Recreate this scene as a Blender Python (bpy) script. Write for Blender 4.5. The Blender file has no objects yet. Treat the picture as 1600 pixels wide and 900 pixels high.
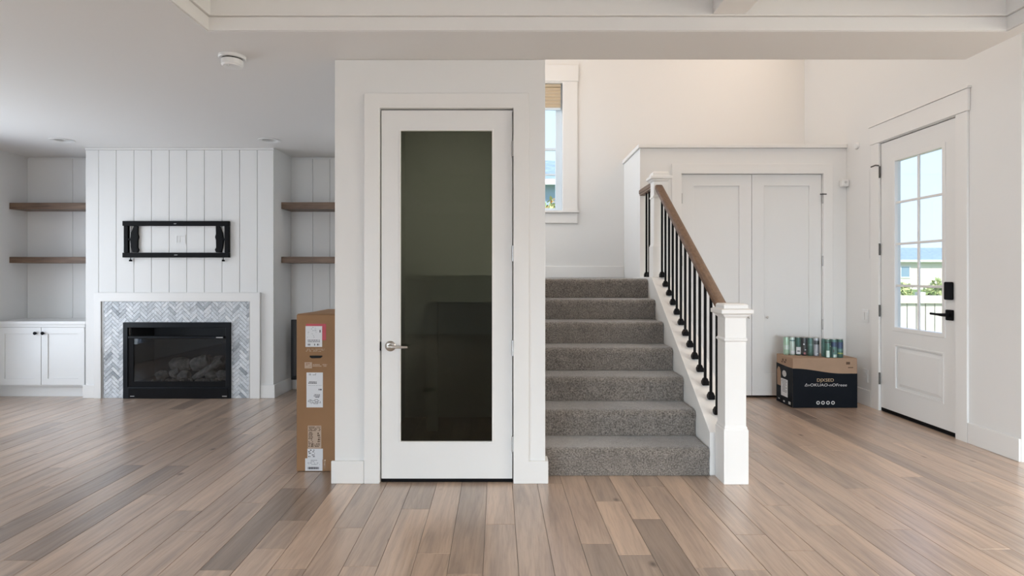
import bpy, bmesh, math, random
from mathutils import Vector, Matrix, noise

random.seed(7)
SC = bpy.context.scene
COL = SC.collection

# ------------------------------------------------------------------ camera, world, lights, exposure
cam_d = bpy.data.cameras.new('camera')
cam_d.lens = 20.1375
cam_d.sensor_width = 36
cam_d.shift_y = -0.0125
cam_d.clip_start = 0.02
cam = bpy.data.objects.new('camera', cam_d)
cam.location = (0, 0, 1.2)
cam.rotation_euler = (math.pi / 2, 0, 0)
COL.objects.link(cam)
SC.camera = cam

SC.view_settings.view_transform = 'Standard'
SC.view_settings.look = 'None'
SC.view_settings.exposure = 0.6
SC.view_settings.gamma = 1
SC.view_settings.use_curve_mapping = False

world = bpy.data.worlds.new('sky')
SC.world = world
world.use_nodes = True
nt = world.node_tree
nt.nodes.clear()
wo = nt.nodes.new('ShaderNodeOutputWorld')
wb = nt.nodes.new('ShaderNodeBackground')
wr = nt.nodes.new('ShaderNodeValToRGB')
ws = nt.nodes.new('ShaderNodeSeparateXYZ')
wt = nt.nodes.new('ShaderNodeTexCoord')
nt.links.new(wt.outputs['Generated'], ws.inputs[0])
nt.links.new(ws.outputs['Z'], wr.inputs[0])
wr.color_ramp.elements[0].position = 0.0
wr.color_ramp.elements[0].color = (0.69, 0.83, 1.12, 1)
wr.color_ramp.elements[1].position = 0.7
wr.color_ramp.elements[1].color = (0.44, 0.60, 1.0, 1)
nt.links.new(wr.outputs[0], wb.inputs[0])
wb.inputs[1].default_value = 1.0
nt.links.new(wb.outputs[0], wo.inputs[0])


def sun(name, direction, energy, color, angle=2):
    d = bpy.data.lights.new(name, 'SUN')
    d.energy = energy
    d.color = color
    d.angle = math.radians(angle)
    o = bpy.data.objects.new(name, d)
    o.rotation_euler = Vector(direction).to_track_quat('-Z', 'Y').to_euler()
    o.location = (0, 0, 12)
    COL.objects.link(o)


def area(name, loc, direction, sx, sy, energy, color, spread=180):
    d = bpy.data.lights.new(name, 'AREA')
    d.shape = 'RECTANGLE'
    d.size = sx
    d.size_y = sy
    d.energy = energy
    d.color = color
    d.spread = math.radians(spread)
    o = bpy.data.objects.new(name, d)
    o.location = loc
    o.rotation_euler = Vector(direction).to_track_quat('-Z', 'Z').to_euler()
    COL.objects.link(o)


sun('sun', (0.0, 0.65, -0.75), 3.8, (1.0, 0.95, 0.86))
# daylight lamps in window openings outside the frame; some lamps and windows are added
area('pantry_fill', (-0.42, 3.75, 2.33), (0, 0.25, -1), 0.25, 0.25, 3.2, (1.0, 0.97, 0.84))  # added fill lamp, brightens the upper pantry wall behind the glass
# a window passes sky light downwards, so each lamp leans a little towards the floor
area('daylight_patio_door', (-5.06, 4.12, 1.15), (1, 0, -0.15), 2.05, 1.8, 24, (0.90, 0.96, 1.0), 165)
area('daylight_kitchen_window', (2.6, -4.85, 1.35), (0.3, 1, -0.7), 3.4, 1.7, 155, (0.77, 0.90, 1.0), 88)
area('breakfast_fill', (-3.8, -4.85, 1.35), (0.25, 1, -0.75), 1.9, 1.7, 62, (0.77, 0.90, 1.0), 88)  # added fill from an invented window, evens the light on the pantry front
area('daylight_dining_window', (5.1, 1.2, 1.35), (-1, 0.1, -0.55), 2.6, 1.8, 56, (1.0, 0.90, 0.77), 130)
area('daylight_kitchen_side_window', (-5.06, -2.6, 1.35), (1, 0.2, -0.7), 2.6, 1.6, 175, (0.78, 0.90, 1.0), 100)
area('daylight_upper_window', (3.2, 4.9, 4.2), (-1, 0.1, -0.9), 1.4, 1.1, 18, (1.0, 0.75, 0.54))
area('landing_side_fill', (-0.98, 5.7, 2.6), (1, 0, -0.2), 0.9, 1.3, 15, (0.82, 0.92, 1.0))  # added fill for the closet side, from an invented second landing window
area('upper_stair_fill', (-0.98, 5.0, 4.1), (1, -0.1, -0.95), 2.2, 1.2, 19, (1.0, 0.74, 0.52))  # added fill for the entry's right wall, from an invented high window


# ------------------------------------------------------------------ materials
def new_mat(name):
    m = bpy.data.materials.new(name)
    m.use_nodes = True
    return m, m.node_tree, m.node_tree.nodes['Principled BSDF']


def mat(name, color, rough=0.5, metal=0.0, spec=0.5, var=0.0, vscale=8.0, bump=0.0, bscale=60.0, coat=0.0):
    m, t, b = new_mat(name)
    b.inputs['Base Color'].default_value = (*color, 1)
    b.inputs['Roughness'].default_value = rough
    b.inputs['Metallic'].default_value = metal
    b.inputs['Specular IOR Level'].default_value = spec
    b.inputs['Coat Weight'].default_value = coat
    g = t.nodes.new('ShaderNodeNewGeometry')
    if var:
        n = t.nodes.new('ShaderNodeTexNoise')
        n.inputs['Scale'].default_value = vscale
        n.inputs['Detail'].default_value = 4
        t.links.new(g.outputs['Position'], n.inputs['Vector'])
        r = t.nodes.new('ShaderNodeValToRGB')
        r.color_ramp.elements[0].position = 0.3
        r.color_ramp.elements[1].position = 0.7
        r.color_ramp.elements[0].color = (*[c * (1 - var) for c in color], 1)
        r.color_ramp.elements[1].color = (*[min(1, c * (1 + var)) for c in color], 1)
        t.links.new(n.outputs[0], r.inputs[0])
        t.links.new(r.outputs[0], b.inputs['Base Color'])
    if bump:
        n2 = t.nodes.new('ShaderNodeTexNoise')
        n2.inputs['Scale'].default_value = bscale
        n2.inputs['Detail'].default_value = 3
        t.links.new(g.outputs['Position'], n2.inputs['Vector'])
        bp = t.nodes.new('ShaderNodeBump')
        bp.inputs['Strength'].default_value = bump
        bp.inputs['Distance'].default_value = 0.01
        t.links.new(n2.outputs[0], bp.inputs['Height'])
        t.links.new(bp.outputs[0], b.inputs['Normal'])
    return m


def glass_mat(name, tint, rough=0.0, ior=1.5, gloss=(1, 1, 1)):
    m = bpy.data.materials.new(name)
    m.use_nodes = True
    t = m.node_tree
    t.nodes.clear()
    o = t.nodes.new('ShaderNodeOutputMaterial')
    mx = t.nodes.new('ShaderNodeMixShader')
    tr = t.nodes.new('ShaderNodeBsdfTransparent')
    gl = t.nodes.new('ShaderNodeBsdfGlossy')
    fr = t.nodes.new('ShaderNodeFresnel')
    ge = t.nodes.new('ShaderNodeNewGeometry')
    io = t.nodes.new('ShaderNodeMapRange')       # same reflectance on the way out of the pane
    io.inputs['To Min'].default_value = ior
    io.inputs['To Max'].default_value = 1 / ior
    t.links.new(ge.outputs['Backfacing'], io.inputs['Value'])
    t.links.new(io.outputs[0], fr.inputs['IOR'])
    tr.inputs[0].default_value = (*tint, 1)
    gl.inputs[0].default_value = (*gloss, 1)
    gl.inputs['Roughness'].default_value = rough
    t.links.new(fr.outputs[0], mx.inputs[0])
    t.links.new(tr.outputs[0], mx.inputs[1])
    t.links.new(gl.outputs[0], mx.inputs[2])
    t.links.new(mx.outputs[0], o.inputs[0])
    return m


def wood_floor_mat():
    m, t, b = new_mat('oak_floor')
    g = t.nodes.new('ShaderNodeNewGeometry')
    at = t.nodes.new('ShaderNodeAttribute')
    at.attribute_name = 'tone'
    # shift the grain for each plank
    comb = t.nodes.new('ShaderNodeCombineXYZ')
    mul = t.nodes.new('ShaderNodeMath'); mul.operation = 'MULTIPLY'; mul.inputs[1].default_value = 37.0
    t.links.new(at.outputs['Fac'], mul.inputs[0])
    t.links.new(mul.outputs[0], comb.inputs['X'])
    t.links.new(mul.outputs[0], comb.inputs['Y'])
    add = t.nodes.new('ShaderNodeVectorMath'); add.operation = 'ADD'
    t.links.new(g.outputs['Position'], add.inputs[0])
    t.links.new(comb.outputs[0], add.inputs[1])
    def mapped(s):
        mp = t.nodes.new('ShaderNodeMapping')
        mp.inputs['Scale'].default_value = s
        t.links.new(add.outputs[0], mp.inputs['Vector'])
        return mp.outputs[0]
    base = t.nodes.new('ShaderNodeValToRGB')
    cr = base.color_ramp
    cr.elements[0].position = 0.0; cr.elements[0].color = (0.27, 0.205, 0.165, 1)
    cr.elements[1].position = 1.0; cr.elements[1].color = (0.64, 0.475, 0.36, 1)
    e = cr.elements.new(0.35); e.color = (0.44, 0.335, 0.265, 1)
    e = cr.elements.new(0.7); e.color = (0.53, 0.395, 0.305, 1)
    t.links.new(at.outputs['Fac'], base.inputs[0])
    # broad streaks
    n1 = t.nodes.new('ShaderNodeTexNoise'); n1.inputs['Scale'].default_value = 1.0; n1.inputs['Detail'].default_value = 5
    n1.inputs['Distortion'].default_value = 0.6
    t.links.new(mapped((16, 1.6, 1)), n1.inputs['Vector'])
    r1 = t.nodes.new('ShaderNodeValToRGB')
    r1.color_ramp.elements[0].position = 0.25; r1.color_ramp.elements[0].color = (0.67, 0.665, 0.67, 1)
    r1.color_ramp.elements[1].position = 0.62; r1.color_ramp.elements[1].color = (1.05, 1.03, 1.0, 1)
    t.links.new(n1.outputs[0], r1.inputs[0])
    # fine pores
    n2 = t.nodes.new('ShaderNodeTexNoise'); n2.inputs['Scale'].default_value = 1.0; n2.inputs['Detail'].default_value = 4
    t.links.new(mapped((120, 7, 1)), n2.inputs['Vector'])
    r2 = t.nodes.new('ShaderNodeValToRGB')
    r2.color_ramp.elements[0].position = 0.30; r2.color_ramp.elements[0].color = (0.88, 0.87, 0.86, 1)
    r2.color_ramp.elements[1].position = 0.52; r2.color_ramp.elements[1].color = (1.02, 1.02, 1.02, 1)
    t.links.new(n2.outputs[0], r2.inputs[0])
    # cathedral grain lines
    wv = t.nodes.new('ShaderNodeTexWave'); wv.wave_type = 'BANDS'; wv.bands_direction = 'X'
    wv.inputs['Scale'].default_value = 1.0
    wv.inputs['Distortion'].default_value = 16.0
    wv.inputs['Detail'].default_value = 2.0
    wv.inputs['Detail Scale'].default_value = 0.8
    t.links.new(mapped((7, 1.3, 1)), wv.inputs['Vector'])
    r3 = t.nodes.new('ShaderNodeValToRGB')
    r3.color_ramp.elements[0].position = 0.0; r3.color_ramp.elements[0].color = (0.92, 0.915, 0.91, 1)
    r3.color_ramp.elements[1].position = 0.35; r3.color_ramp.elements[1].color = (1, 1, 1, 1)
    t.links.new(wv.outputs[0], r3.inputs[0])
    # knots
    vo = t.nodes.new('ShaderNodeTexVoronoi'); vo.inputs['Scale'].default_value = 1.0
    t.links.new(mapped((3.4, 2.2, 1)), vo.inputs['Vector'])
    r4 = t.nodes.new('ShaderNodeValToRGB')
    r4.color_ramp.elements[0].position = 0.012; r4.color_ramp.elements[0].color = (0.28, 0.24, 0.22, 1)
    r4.color_ramp.elements[1].position = 0.075; r4.color_ramp.elements[1].color = (1, 1, 1, 1)
    t.links.new(vo.outputs['Distance'], r4.inputs[0])
    cur = base.outputs[0]
    for r in (r1, r2, r3, r4):
        mx = t.nodes.new('ShaderNodeMix'); mx.data_type = 'RGBA'; mx.blend_type = 'MULTIPLY'
        mx.inputs['Factor'].default_value = 1.0
        t.links.new(cur, mx.inputs['A'])
        t.links.new(r.outputs[0], mx.inputs['B'])
        cur = mx.outputs['Result']
    t.links.new(cur, b.inputs['Base Color'])
    b.inputs['Roughness'].default_value = 0.30
    b.inputs['Specular IOR Level'].default_value = 0.6
    b.inputs['Coat Weight'].default_value = 0.6
    b.inputs['Coat Roughness'].default_value = 0.26
    bp = t.nodes.new('ShaderNodeBump'); bp.inputs['Strength'].default_value = 0.16; bp.inputs['Distance'].default_value = 0.004
    t.links.new(n2.outputs[0], bp.inputs['Height'])
    bp2 = t.nodes.new('ShaderNodeBump'); bp2.inputs['Strength'].default_value = 0.12; bp2.inputs['Distance'].default_value = 0.004
    t.links.new(wv.outputs[0], bp2.inputs['Height'])
    t.links.new(bp.outputs[0], bp2.inputs['Normal'])
    t.links.new(bp2.outputs[0], b.inputs['Normal'])
    return m


def stained_wood_mat(name, dark, light, axis):
    m, t, b = new_mat(name)
    g = t.nodes.new('ShaderNodeNewGeometry')
    mp = t.nodes.new('ShaderNodeMapping')
    s = [55, 55, 55]
    s[axis] = 4
    mp.inputs['Scale'].default_value = s
    t.links.new(g.outputs['Position'], mp.inputs['Vector'])
    n = t.nodes.new('ShaderNodeTexNoise'); n.inputs['Scale'].default_value = 1; n.inputs['Detail'].default_value = 6
    n.inputs['Distortion'].default_value = 0.8
    t.links.new(mp.outputs[0], n.inputs['Vector'])
    r = t.nodes.new('ShaderNodeValToRGB')
    r.color_ramp.elements[0].position = 0.3; r.color_ramp.elements[0].color = (*dark, 1)
    r.color_ramp.elements[1].position = 0.7; r.color_ramp.elements[1].color = (*light, 1)
    t.links.new(n.outputs[0], r.inputs[0])
    t.links.new(r.outputs[0], b.inputs['Base Color'])
    b.inputs['Roughness'].default_value = 0.42
    return m


def carpet_mat():
    m, t, b = new_mat('carpet')
    g = t.nodes.new('ShaderNodeNewGeometry')
    n = t.nodes.new('ShaderNodeTexNoise'); n.inputs['Scale'].default_value = 120; n.inputs['Detail'].default_value = 3
    n.inputs['Roughness'].default_value = 0.8
    n3 = t.nodes.new('ShaderNodeTexNoise'); n3.inputs['Scale'].default_value = 14; n3.inputs['Detail'].default_value = 2
    t.links.new(g.outputs['Position'], n.inputs['Vector'])
    t.links.new(g.outputs['Position'], n3.inputs['Vector'])
    r = t.nodes.new('ShaderNodeValToRGB')
    r.color_ramp.elements[0].position = 0.36; r.color_ramp.elements[0].color = (0.078, 0.067, 0.057, 1)
    r.color_ramp.elements[1].position = 0.66; r.color_ramp.elements[1].color = (0.36, 0.318, 0.28, 1)
    t.links.new(n.outputs[0], r.inputs[0])
    r3 = t.nodes.new('ShaderNodeValToRGB')
    r3.color_ramp.elements[0].position = 0.3; r3.color_ramp.elements[0].color = (0.85, 0.85, 0.85, 1)
    r3.color_ramp.elements[1].position = 0.7; r3.color_ramp.elements[1].color = (1.06, 1.06, 1.06, 1)
    t.links.new(n3.outputs[0], r3.inputs[0])
    mx = t.nodes.new('ShaderNodeMix'); mx.data_type = 'RGBA'; mx.blend_type = 'MULTIPLY'; mx.inputs['Factor'].default_value = 1
    t.links.new(r.outputs[0], mx.inputs['A'])
    t.links.new(r3.outputs[0], mx.inputs['B'])
    t.links.new(mx.outputs['Result'], b.inputs['Base Color'])
    b.inputs['Roughness'].default_value = 0.95
    b.inputs['Specular IOR Level'].default_value = 0.1
    b.inputs['Sheen Weight'].default_value = 0.7
    b.inputs['Sheen Roughness'].default_value = 0.45
    bp = t.nodes.new('ShaderNodeBump'); bp.inputs['Strength'].default_value = 0.9; bp.inputs['Distance'].default_value = 0.006
    t.links.new(n.outputs[0], bp.inputs['Height'])
    t.links.new(bp.outputs[0], b.inputs['Normal'])
    return m


def tile_mat(name, c):
    m, t, b = new_mat(name)
    g = t.nodes.new('ShaderNodeNewGeometry')
    n = t.nodes.new('ShaderNodeTexNoise'); n.inputs['Scale'].default_value = 22; n.inputs['Detail'].default_value = 6
    n.inputs['Distortion'].default_value = 1.5
    t.links.new(g.outputs['Position'], n.inputs['Vector'])
    r = t.nodes.new('ShaderNodeValToRGB')
    r.color_ramp.elements[0].position = 0.3; r.color_ramp.elements[0].color = (*[x * 0.8 for x in c], 1)
    r.color_ramp.elements[1].position = 0.65; r.color_ramp.elements[1].color = (*[min(1, x * 1.12) for x in c], 1)
    t.links.new(n.outputs[0], r.inputs[0])
    t.links.new(r.outputs[0], b.inputs['Base Color'])
    b.inputs['Roughness'].default_value = 0.25
    return m


M = {}
M['wall'] = mat('wall_paint', (0.80, 0.795, 0.78), 0.55, bump=0.03, bscale=180)
M['ceiling'] = mat('ceiling_paint', (0.80, 0.79, 0.775), 0.7, bump=0.04, bscale=140)
M['trim'] = mat('trim_paint', (0.82, 0.81, 0.79), 0.35)
M['door'] = mat('door_paint', (0.80, 0.795, 0.78), 0.35)
M['cabinet'] = mat('cabinet_paint', (0.80, 0.80, 0.79), 0.35)
M['floor'] = wood_floor_mat()
M['under'] = mat('floor_joint', (0.07, 0.05, 0.04), 0.8)
M['shelf'] = stained_wood_mat('walnut_shelf', (0.105, 0.062, 0.038), (0.215, 0.135, 0.085), 0)
M['rail'] = stained_wood_mat('walnut_rail', (0.115, 0.062, 0.034), (0.19, 0.108, 0.062), 1)
M['carpet'] = carpet_mat()
M['black'] = mat('black_metal', (0.006, 0.006, 0.007), 0.5, spec=0.1)
M['black_gloss'] = mat('black_enamel', (0.006, 0.008, 0.011), 0.3, spec=0.18)
M['nickel'] = mat('satin_nickel', (0.52, 0.50, 0.47), 0.28, metal=1.0)
M['hinge'] = mat('hinge_steel', (0.42, 0.41, 0.40), 0.35, metal=1.0)
M['bronze'] = mat('dark_bronze', (0.10, 0.095, 0.09), 0.4, metal=0.8)
M['grout'] = mat('grout', (0.78, 0.79, 0.80), 0.8)
for i, c in enumerate([(0.66, 0.69, 0.72), (0.56, 0.59, 0.62), (0.72, 0.74, 0.76), (0.45, 0.48, 0.51), (0.33, 0.355, 0.38)]):
    M['tile%d' % i] = tile_mat('marble_tile_%d' % i, c)
M['plastic'] = mat('white_plastic', (0.80, 0.80, 0.79), 0.35)
M['glass'] = glass_mat('window_glass', (0.97, 0.99, 0.99))
M['fire_glass'] = glass_mat('fireplace_glass', (0.62, 0.65, 0.68), 0.02, 1.42)
M['dark_glass'] = glass_mat('pantry_glass', (0.40, 0.415, 0.37), 0.02, 1.31, (0.97, 0.98, 0.94))
M['kraft'] = mat('kraft_cardboard', (0.315, 0.175, 0.085), 0.8, var=0.07, vscale=5, bump=0.05, bscale=40)
M['kraft2'] = mat('kraft_carton', (0.36, 0.235, 0.155), 0.8, var=0.06, vscale=6)
M['tape'] = mat('packing_tape', (0.33, 0.20, 0.11), 0.2)
M['paper'] = mat('label_paper', (0.76, 0.77, 0.79), 0.6)
M['red'] = mat('red_pouch', (0.46, 0.012, 0.03), 0.4)
M['ink'] = mat('black_ink', (0.06, 0.06, 0.07), 0.7)
M['ink_pale'] = mat('pale_ink', (0.50, 0.38, 0.29), 0.7)
M['ink_grey'] = mat('grey_ink', (0.33, 0.34, 0.37), 0.7)
M['ink_brown'] = mat('brown_ink', (0.10, 0.055, 0.03), 0.7)
M['carton_black'] = mat('carton_black', (0.005, 0.007, 0.011), 0.5, spec=0.12)
M['gold_ink'] = mat('gold_ink', (0.50, 0.36, 0.22), 0.5)
M['white_ink'] = mat('white_ink', (0.55, 0.54, 0.53), 0.6)
M['film'] = glass_mat('shrink_film', (0.92, 0.93, 0.93), 0.14, 1.5)
M['log'] = mat('ceramic_log', (0.30, 0.25, 0.21), 0.85, var=0.45, vscale=22, bump=0.5, bscale=30)
M['firebrick'] = mat('firebox_liner', (0.05, 0.052, 0.055), 0.8)
M['blind'] = mat('cellular_blind', (0.58, 0.47, 0.33), 0.8)
M['vinyl'] = mat('window_vinyl', (0.72, 0.80, 0.86), 0.35)
M['island_dark'] = mat('island_panel', (0.045, 0.055, 0.06), 0.5)
M['counter'] = mat('island_counter', (0.66, 0.66, 0.64), 0.3)
M['dark'] = mat('dark_void', (0.01, 0.01, 0.01), 0.9)
M['lens'] = mat('frosted_lens', (0.60, 0.61, 0.61), 0.4)
M['cup'] = mat('reflector_cup', (0.62, 0.62, 0.61), 0.3)
M['screen'] = mat('screen_black', (0.008, 0.008, 0.009), 0.15)
# outside
M['siding'] = mat('cream_siding', (0.80, 0.75, 0.64), 0.7)
M['siding_blue'] = mat('blue_grey_siding', (0.36, 0.48, 0.58), 0.7)
M['roof'] = mat('slate_shingles', (0.24, 0.33, 0.40), 0.8, var=0.2, vscale=3)
M['pane_far'] = mat('far_window_pane', (0.24, 0.36, 0.46), 0.1)
M['fence'] = mat('pale_fence_wood', (0.76, 0.70, 0.63), 0.8, var=0.1, vscale=6)
M['leaf0'] = mat('leaf_green', (0.30, 0.40, 0.13), 0.6)
M['leaf1'] = mat('leaf_yellow_green', (0.52, 0.56, 0.22), 0.6)
M['leaf2'] = mat('leaf_orange', (0.52, 0.27, 0.08), 0.6)
M['bark'] = mat('bark', (0.12, 0.08, 0.05), 0.9)
M['grass'] = mat('lawn', (0.17, 0.25, 0.07), 0.9, var=0.3, vscale=4)
M['concrete'] = mat('porch_concrete', (0.48, 0.46, 0.43), 0.8)


# ------------------------------------------------------------------ mesh helpers
class MB:
    def __init__(s):
        s.v = []
        s.f = []

    def add(s, vs, fs):
        n = len(s.v)
        s.v += [tuple(p) for p in vs]
        s.f += [tuple(i + n for i in f) for f in fs]
        return s

    def box(s, x0, x1, y0, y1, z0, z1):
        return s.add([(x0, y0, z0), (x1, y0, z0), (x1, y1, z0), (x0, y1, z0), (x0, y0, z1), (x1, y0, z1), (x1, y1, z1), (x0, y1, z1)],
                     [(0, 3, 2, 1), (4, 5, 6, 7), (0, 1, 5, 4), (1, 2, 6, 5), (2, 3, 7, 6), (3, 0, 4, 7)])

    def prism(s, poly, axis, c0, c1):
        """poly: list of 2D points; axis 'x': (y,z); 'y': (x,z); 'z': (x,y)"""
        def P(p, c):
            return {'x': (c, p[0], p[1]), 'y': (p[0], c, p[1]), 'z': (p[0], p[1], c)}[axis]
        n = len(poly)
        vs = [P(p, c0) for p in poly] + [P(p, c1) for p in poly]
        fs = [tuple(range(n)), tuple(range(2 * n - 1, n - 1, -1))]
        fs += [(i, i + n, (i + 1) % n + n, (i + 1) % n) for i in range(n)]
        return s.add(vs, fs)

    def loft(s, rings, cap=True, closed=True):
        n = len(rings[0])
        vs = [p for r in rings for p in r]
        fs = []
        for k in range(len(rings) - 1):
            for i in range(n if closed else n - 1):
                j = (i + 1) % n
                fs.append((k * n + i, k * n + j, (k + 1) * n + j, (k + 1) * n + i))
        if cap:
            fs.append(tuple(range(n - 1, -1, -1)))
            fs.append(tuple(range((len(rings) - 1) * n, len(rings) * n)))
        return s.add(vs, fs)

    def lathe(s, prof, origin, axis='z', seg=24, cap=True):
        """prof: list of (r, h) along axis from origin"""
        rings = []
        for r, h in prof:
            ring = []
            for i in range(seg):
                a = 2 * math.pi * i / seg
                c, d = r * math.cos(a), r * math.sin(a)
                p = {'z': (c, d, h), 'y': (c, h, d), 'x': (h, c, d)}[axis]
                ring.append((origin[0] + p[0], origin[1] + p[1], origin[2] + p[2]))
            rings.append(ring)
        return s.loft(rings, cap)

    def tube(s, pts, rad, seg=10):
        pts = [Vector(p) for p in pts]
        rings = []
        for i, p in enumerate(pts):
            d = (pts[min(i + 1, len(pts) - 1)] - pts[max(i - 1, 0)]).normalized()
            up = Vector((0, 0, 1)) if abs(d.z) < 0.9 else Vector((1, 0, 0))
            a = d.cross(up).normalized()
            b = a.cross(d).normalized()
            r = rad[i] if isinstance(rad, (list, tuple)) else rad
            rings.append([tuple(p + a * r * math.cos(2 * math.pi * k / seg) + b * r * math.sin(2 * math.pi * k / seg)) for k in range(seg)])
        return s.loft(rings)

    def sq_stack(s, cx, cy, prof):
        """square section stack: list of (half width, z)"""
        return s.loft([[(cx - h, cy - h, z), (cx + h, cy - h, z), (cx + h, cy + h, z), (cx - h, cy + h, z)] for h, z in prof])

    def build(s, name, m, parent=None, bevel=0.0, smooth=False, seg=2, tone=None, center=True):
        me = bpy.data.meshes.new(name)
        off = Vector((0, 0, 0))
        if parent is not None:
            p = parent
            while p is not None:
                off += Vector(p.location)
                p = p.parent
        org = Vector((0, 0, 0))
        if center:
            lo = [min(v[k] for v in s.v) for k in range(3)]
            hi = [max(v[k] for v in s.v) for k in range(3)]
            org = Vector(((lo[0] + hi[0]) / 2, (lo[1] + hi[1]) / 2, lo[2]))
        me.from_pydata([tuple(Vector(v) - org) for v in s.v], [], s.f)
        bm = bmesh.new()
        bm.from_mesh(me)
        bmesh.ops.recalc_face_normals(bm, faces=bm.faces)
        bm.to_mesh(me)
        bm.free()
        me.materials.append(m if not isinstance(m, str) else M[m])
        if smooth:
            for p in me.polygons:
                p.use_smooth = True
        if tone is not None:
            a = me.attributes.new('tone', 'FLOAT', 'FACE')
            for i in range(len(me.polygons)):
                a.data[i].value = tone if not isinstance(tone, list) else tone[i]
        o = bpy.data.objects.new(name, me)
        COL.objects.link(o)
        o.location = org - off
        if parent is not None:
            o.parent = parent
        if bevel:
            b = o.modifiers.new('bevel', 'BEVEL')
            b.width = bevel
            b.segments = seg
            b.limit_method = 'ANGLE'
            b.angle_limit = math.radians(40)
        if smooth:
            w = o.modifiers.new('edges', 'EDGE_SPLIT')
            w.split_angle = math.radians(38)
        return o


def slab(axis, c0, c1, u0, u1, v0, v1, holes=()):
    """flat plate with rectangular openings, one connected mesh. axis x: u=y v=z; y: u=x v=z; z: u=x v=y"""
    us = sorted({u0, u1, *[h[0] for h in holes], *[h[1] for h in holes]})
    vs = sorted({v0, v1, *[h[2] for h in holes], *[h[3] for h in holes]})
    us = [u for u in us if u0 <= u <= u1]
    vs = [v for v in vs if v0 <= v <= v1]

    def solid(i, j):
        if not (0 <= i < len(us) - 1 and 0 <= j < len(vs) - 1):
            return False
        cu, cv = (us[i] + us[i + 1]) / 2, (vs[j] + vs[j + 1]) / 2
        return not any(h[0] < cu < h[1] and h[2] < cv < h[3] for h in holes)

    def P(u, v, c):
        return {'x': (c, u, v), 'y': (u, c, v), 'z': (u, v, c)}[axis]
    idx = {}
    mb = MB()

    def vi(i, j, k):
        if (i, j, k) not in idx:
            idx[(i, j, k)] = len(mb.v)
            mb.v.append(P(us[i], vs[j], (c0, c1)[k]))
        return idx[(i, j, k)]
    for i in range(len(us) - 1):
        for j in range(len(vs) - 1):
            if not solid(i, j):
                continue
            for k in (0, 1):
                mb.f.append((vi(i, j, k), vi(i + 1, j, k), vi(i + 1, j + 1, k), vi(i, j + 1, k)))
            if not solid(i - 1, j): mb.f.append((vi(i, j, 0), vi(i, j + 1, 0), vi(i, j + 1, 1), vi(i, j, 1)))
            if not solid(i + 1, j): mb.f.append((vi(i + 1, j, 0), vi(i + 1, j + 1, 0), vi(i + 1, j + 1, 1), vi(i + 1, j, 1)))
            if not solid(i, j - 1): mb.f.append((vi(i, j, 0), vi(i + 1, j, 0), vi(i + 1, j, 1), vi(i, j, 1)))
            if not solid(i, j + 1): mb.f.append((vi(i, j + 1, 0), vi(i + 1, j + 1, 0), vi(i + 1, j + 1, 1), vi(i, j + 1, 1)))
    return mb


def tag(o, label=None, cat=None, group=None, kind=None):
    if label: o['label'] = label
    if cat: o['category'] = cat
    if group: o['group'] = group
    if kind: o['kind'] = kind
    return o


def empty(name, loc, label=None, cat=None, group=None, kind=None, parent=None):
    o = bpy.data.objects.new(name, None)
    o.empty_display_size = 0.1
    COL.objects.link(o)
    o.location = loc
    if parent: o.parent = parent
    return tag(o, label, cat, group, kind)


def struct(mb, name, m, bevel=0.0, parent=None):
    o = mb.build(name, m, parent, bevel)
    if parent is None:
        o['kind'] = 'structure'
    return o


def text_mb(s, size, place, shear=0.0, sx=1.0):
    """flat lettering; place(u, v) -> world point"""
    cu = bpy.data.curves.new('lettering', 'FONT')
    cu.body = s
    cu.size = size
    cu.shear = shear
    cu.align_x = 'CENTER'
    cu.resolution_u = 3
    to = bpy.data.objects.new('lettering', cu)
    COL.objects.link(to)
    bpy.context.view_layer.update()
    dg = bpy.context.evaluated_depsgraph_get()
    me = to.evaluated_get(dg).to_mesh()
    vs = [place(v.co.x * sx, v.co.y) for v in me.vertices]
    fs = [tuple(p.vertices) for p in me.polygons]
    to.evaluated_get(dg).to_mesh_clear()
    bpy.data.objects.remove(to)
    bpy.data.curves.remove(cu)
    mb = MB()
    return mb.add(vs, fs)


def clip(poly, a, b, c):
    """keep a*x+b*y<=c"""
    out = []
    for i in range(len(poly)):
        p, q = poly[i], poly[(i + 1) % len(poly)]
        dp, dq = a * p[0] + b * p[1] - c, a * q[0] + b * q[1] - c
        if dp <= 0: out.append(p)
        if (dp < 0 < dq) or (dq < 0 < dp):
            t = dp / (dp - dq)
            out.append((p[0] + t * (q[0] - p[0]), p[1] + t * (q[1] - p[1])))
    return out


def poly_area(p):
    return abs(sum(p[i][0] * p[(i + 1) % len(p)][1] - p[(i + 1) % len(p)][0] * p[i][1] for i in range(len(p)))) / 2


# ------------------------------------------------------------------ key dimensions
XR = 3.27        # entry wall with the front door
XL = -5.11       # living room left wall
ZC = 2.446       # main ceiling
YP = 3.31        # pantry front wall
YF = 5.60        # chimney breast / closet front
YA = 6.05        # alcove back wall
YB = 6.40        # landing back wall
ZV = 5.2         # ceiling of the double height entry

# ------------------------------------------------------------------ floor
floor = struct(MB().box(XL - 0.12, 5.3, -5.1, YB + 0.1, -0.08, -0.006), 'floor', 'under')
PW = 0.1444
SL = -0.0268
X00 = -0.0554
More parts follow.
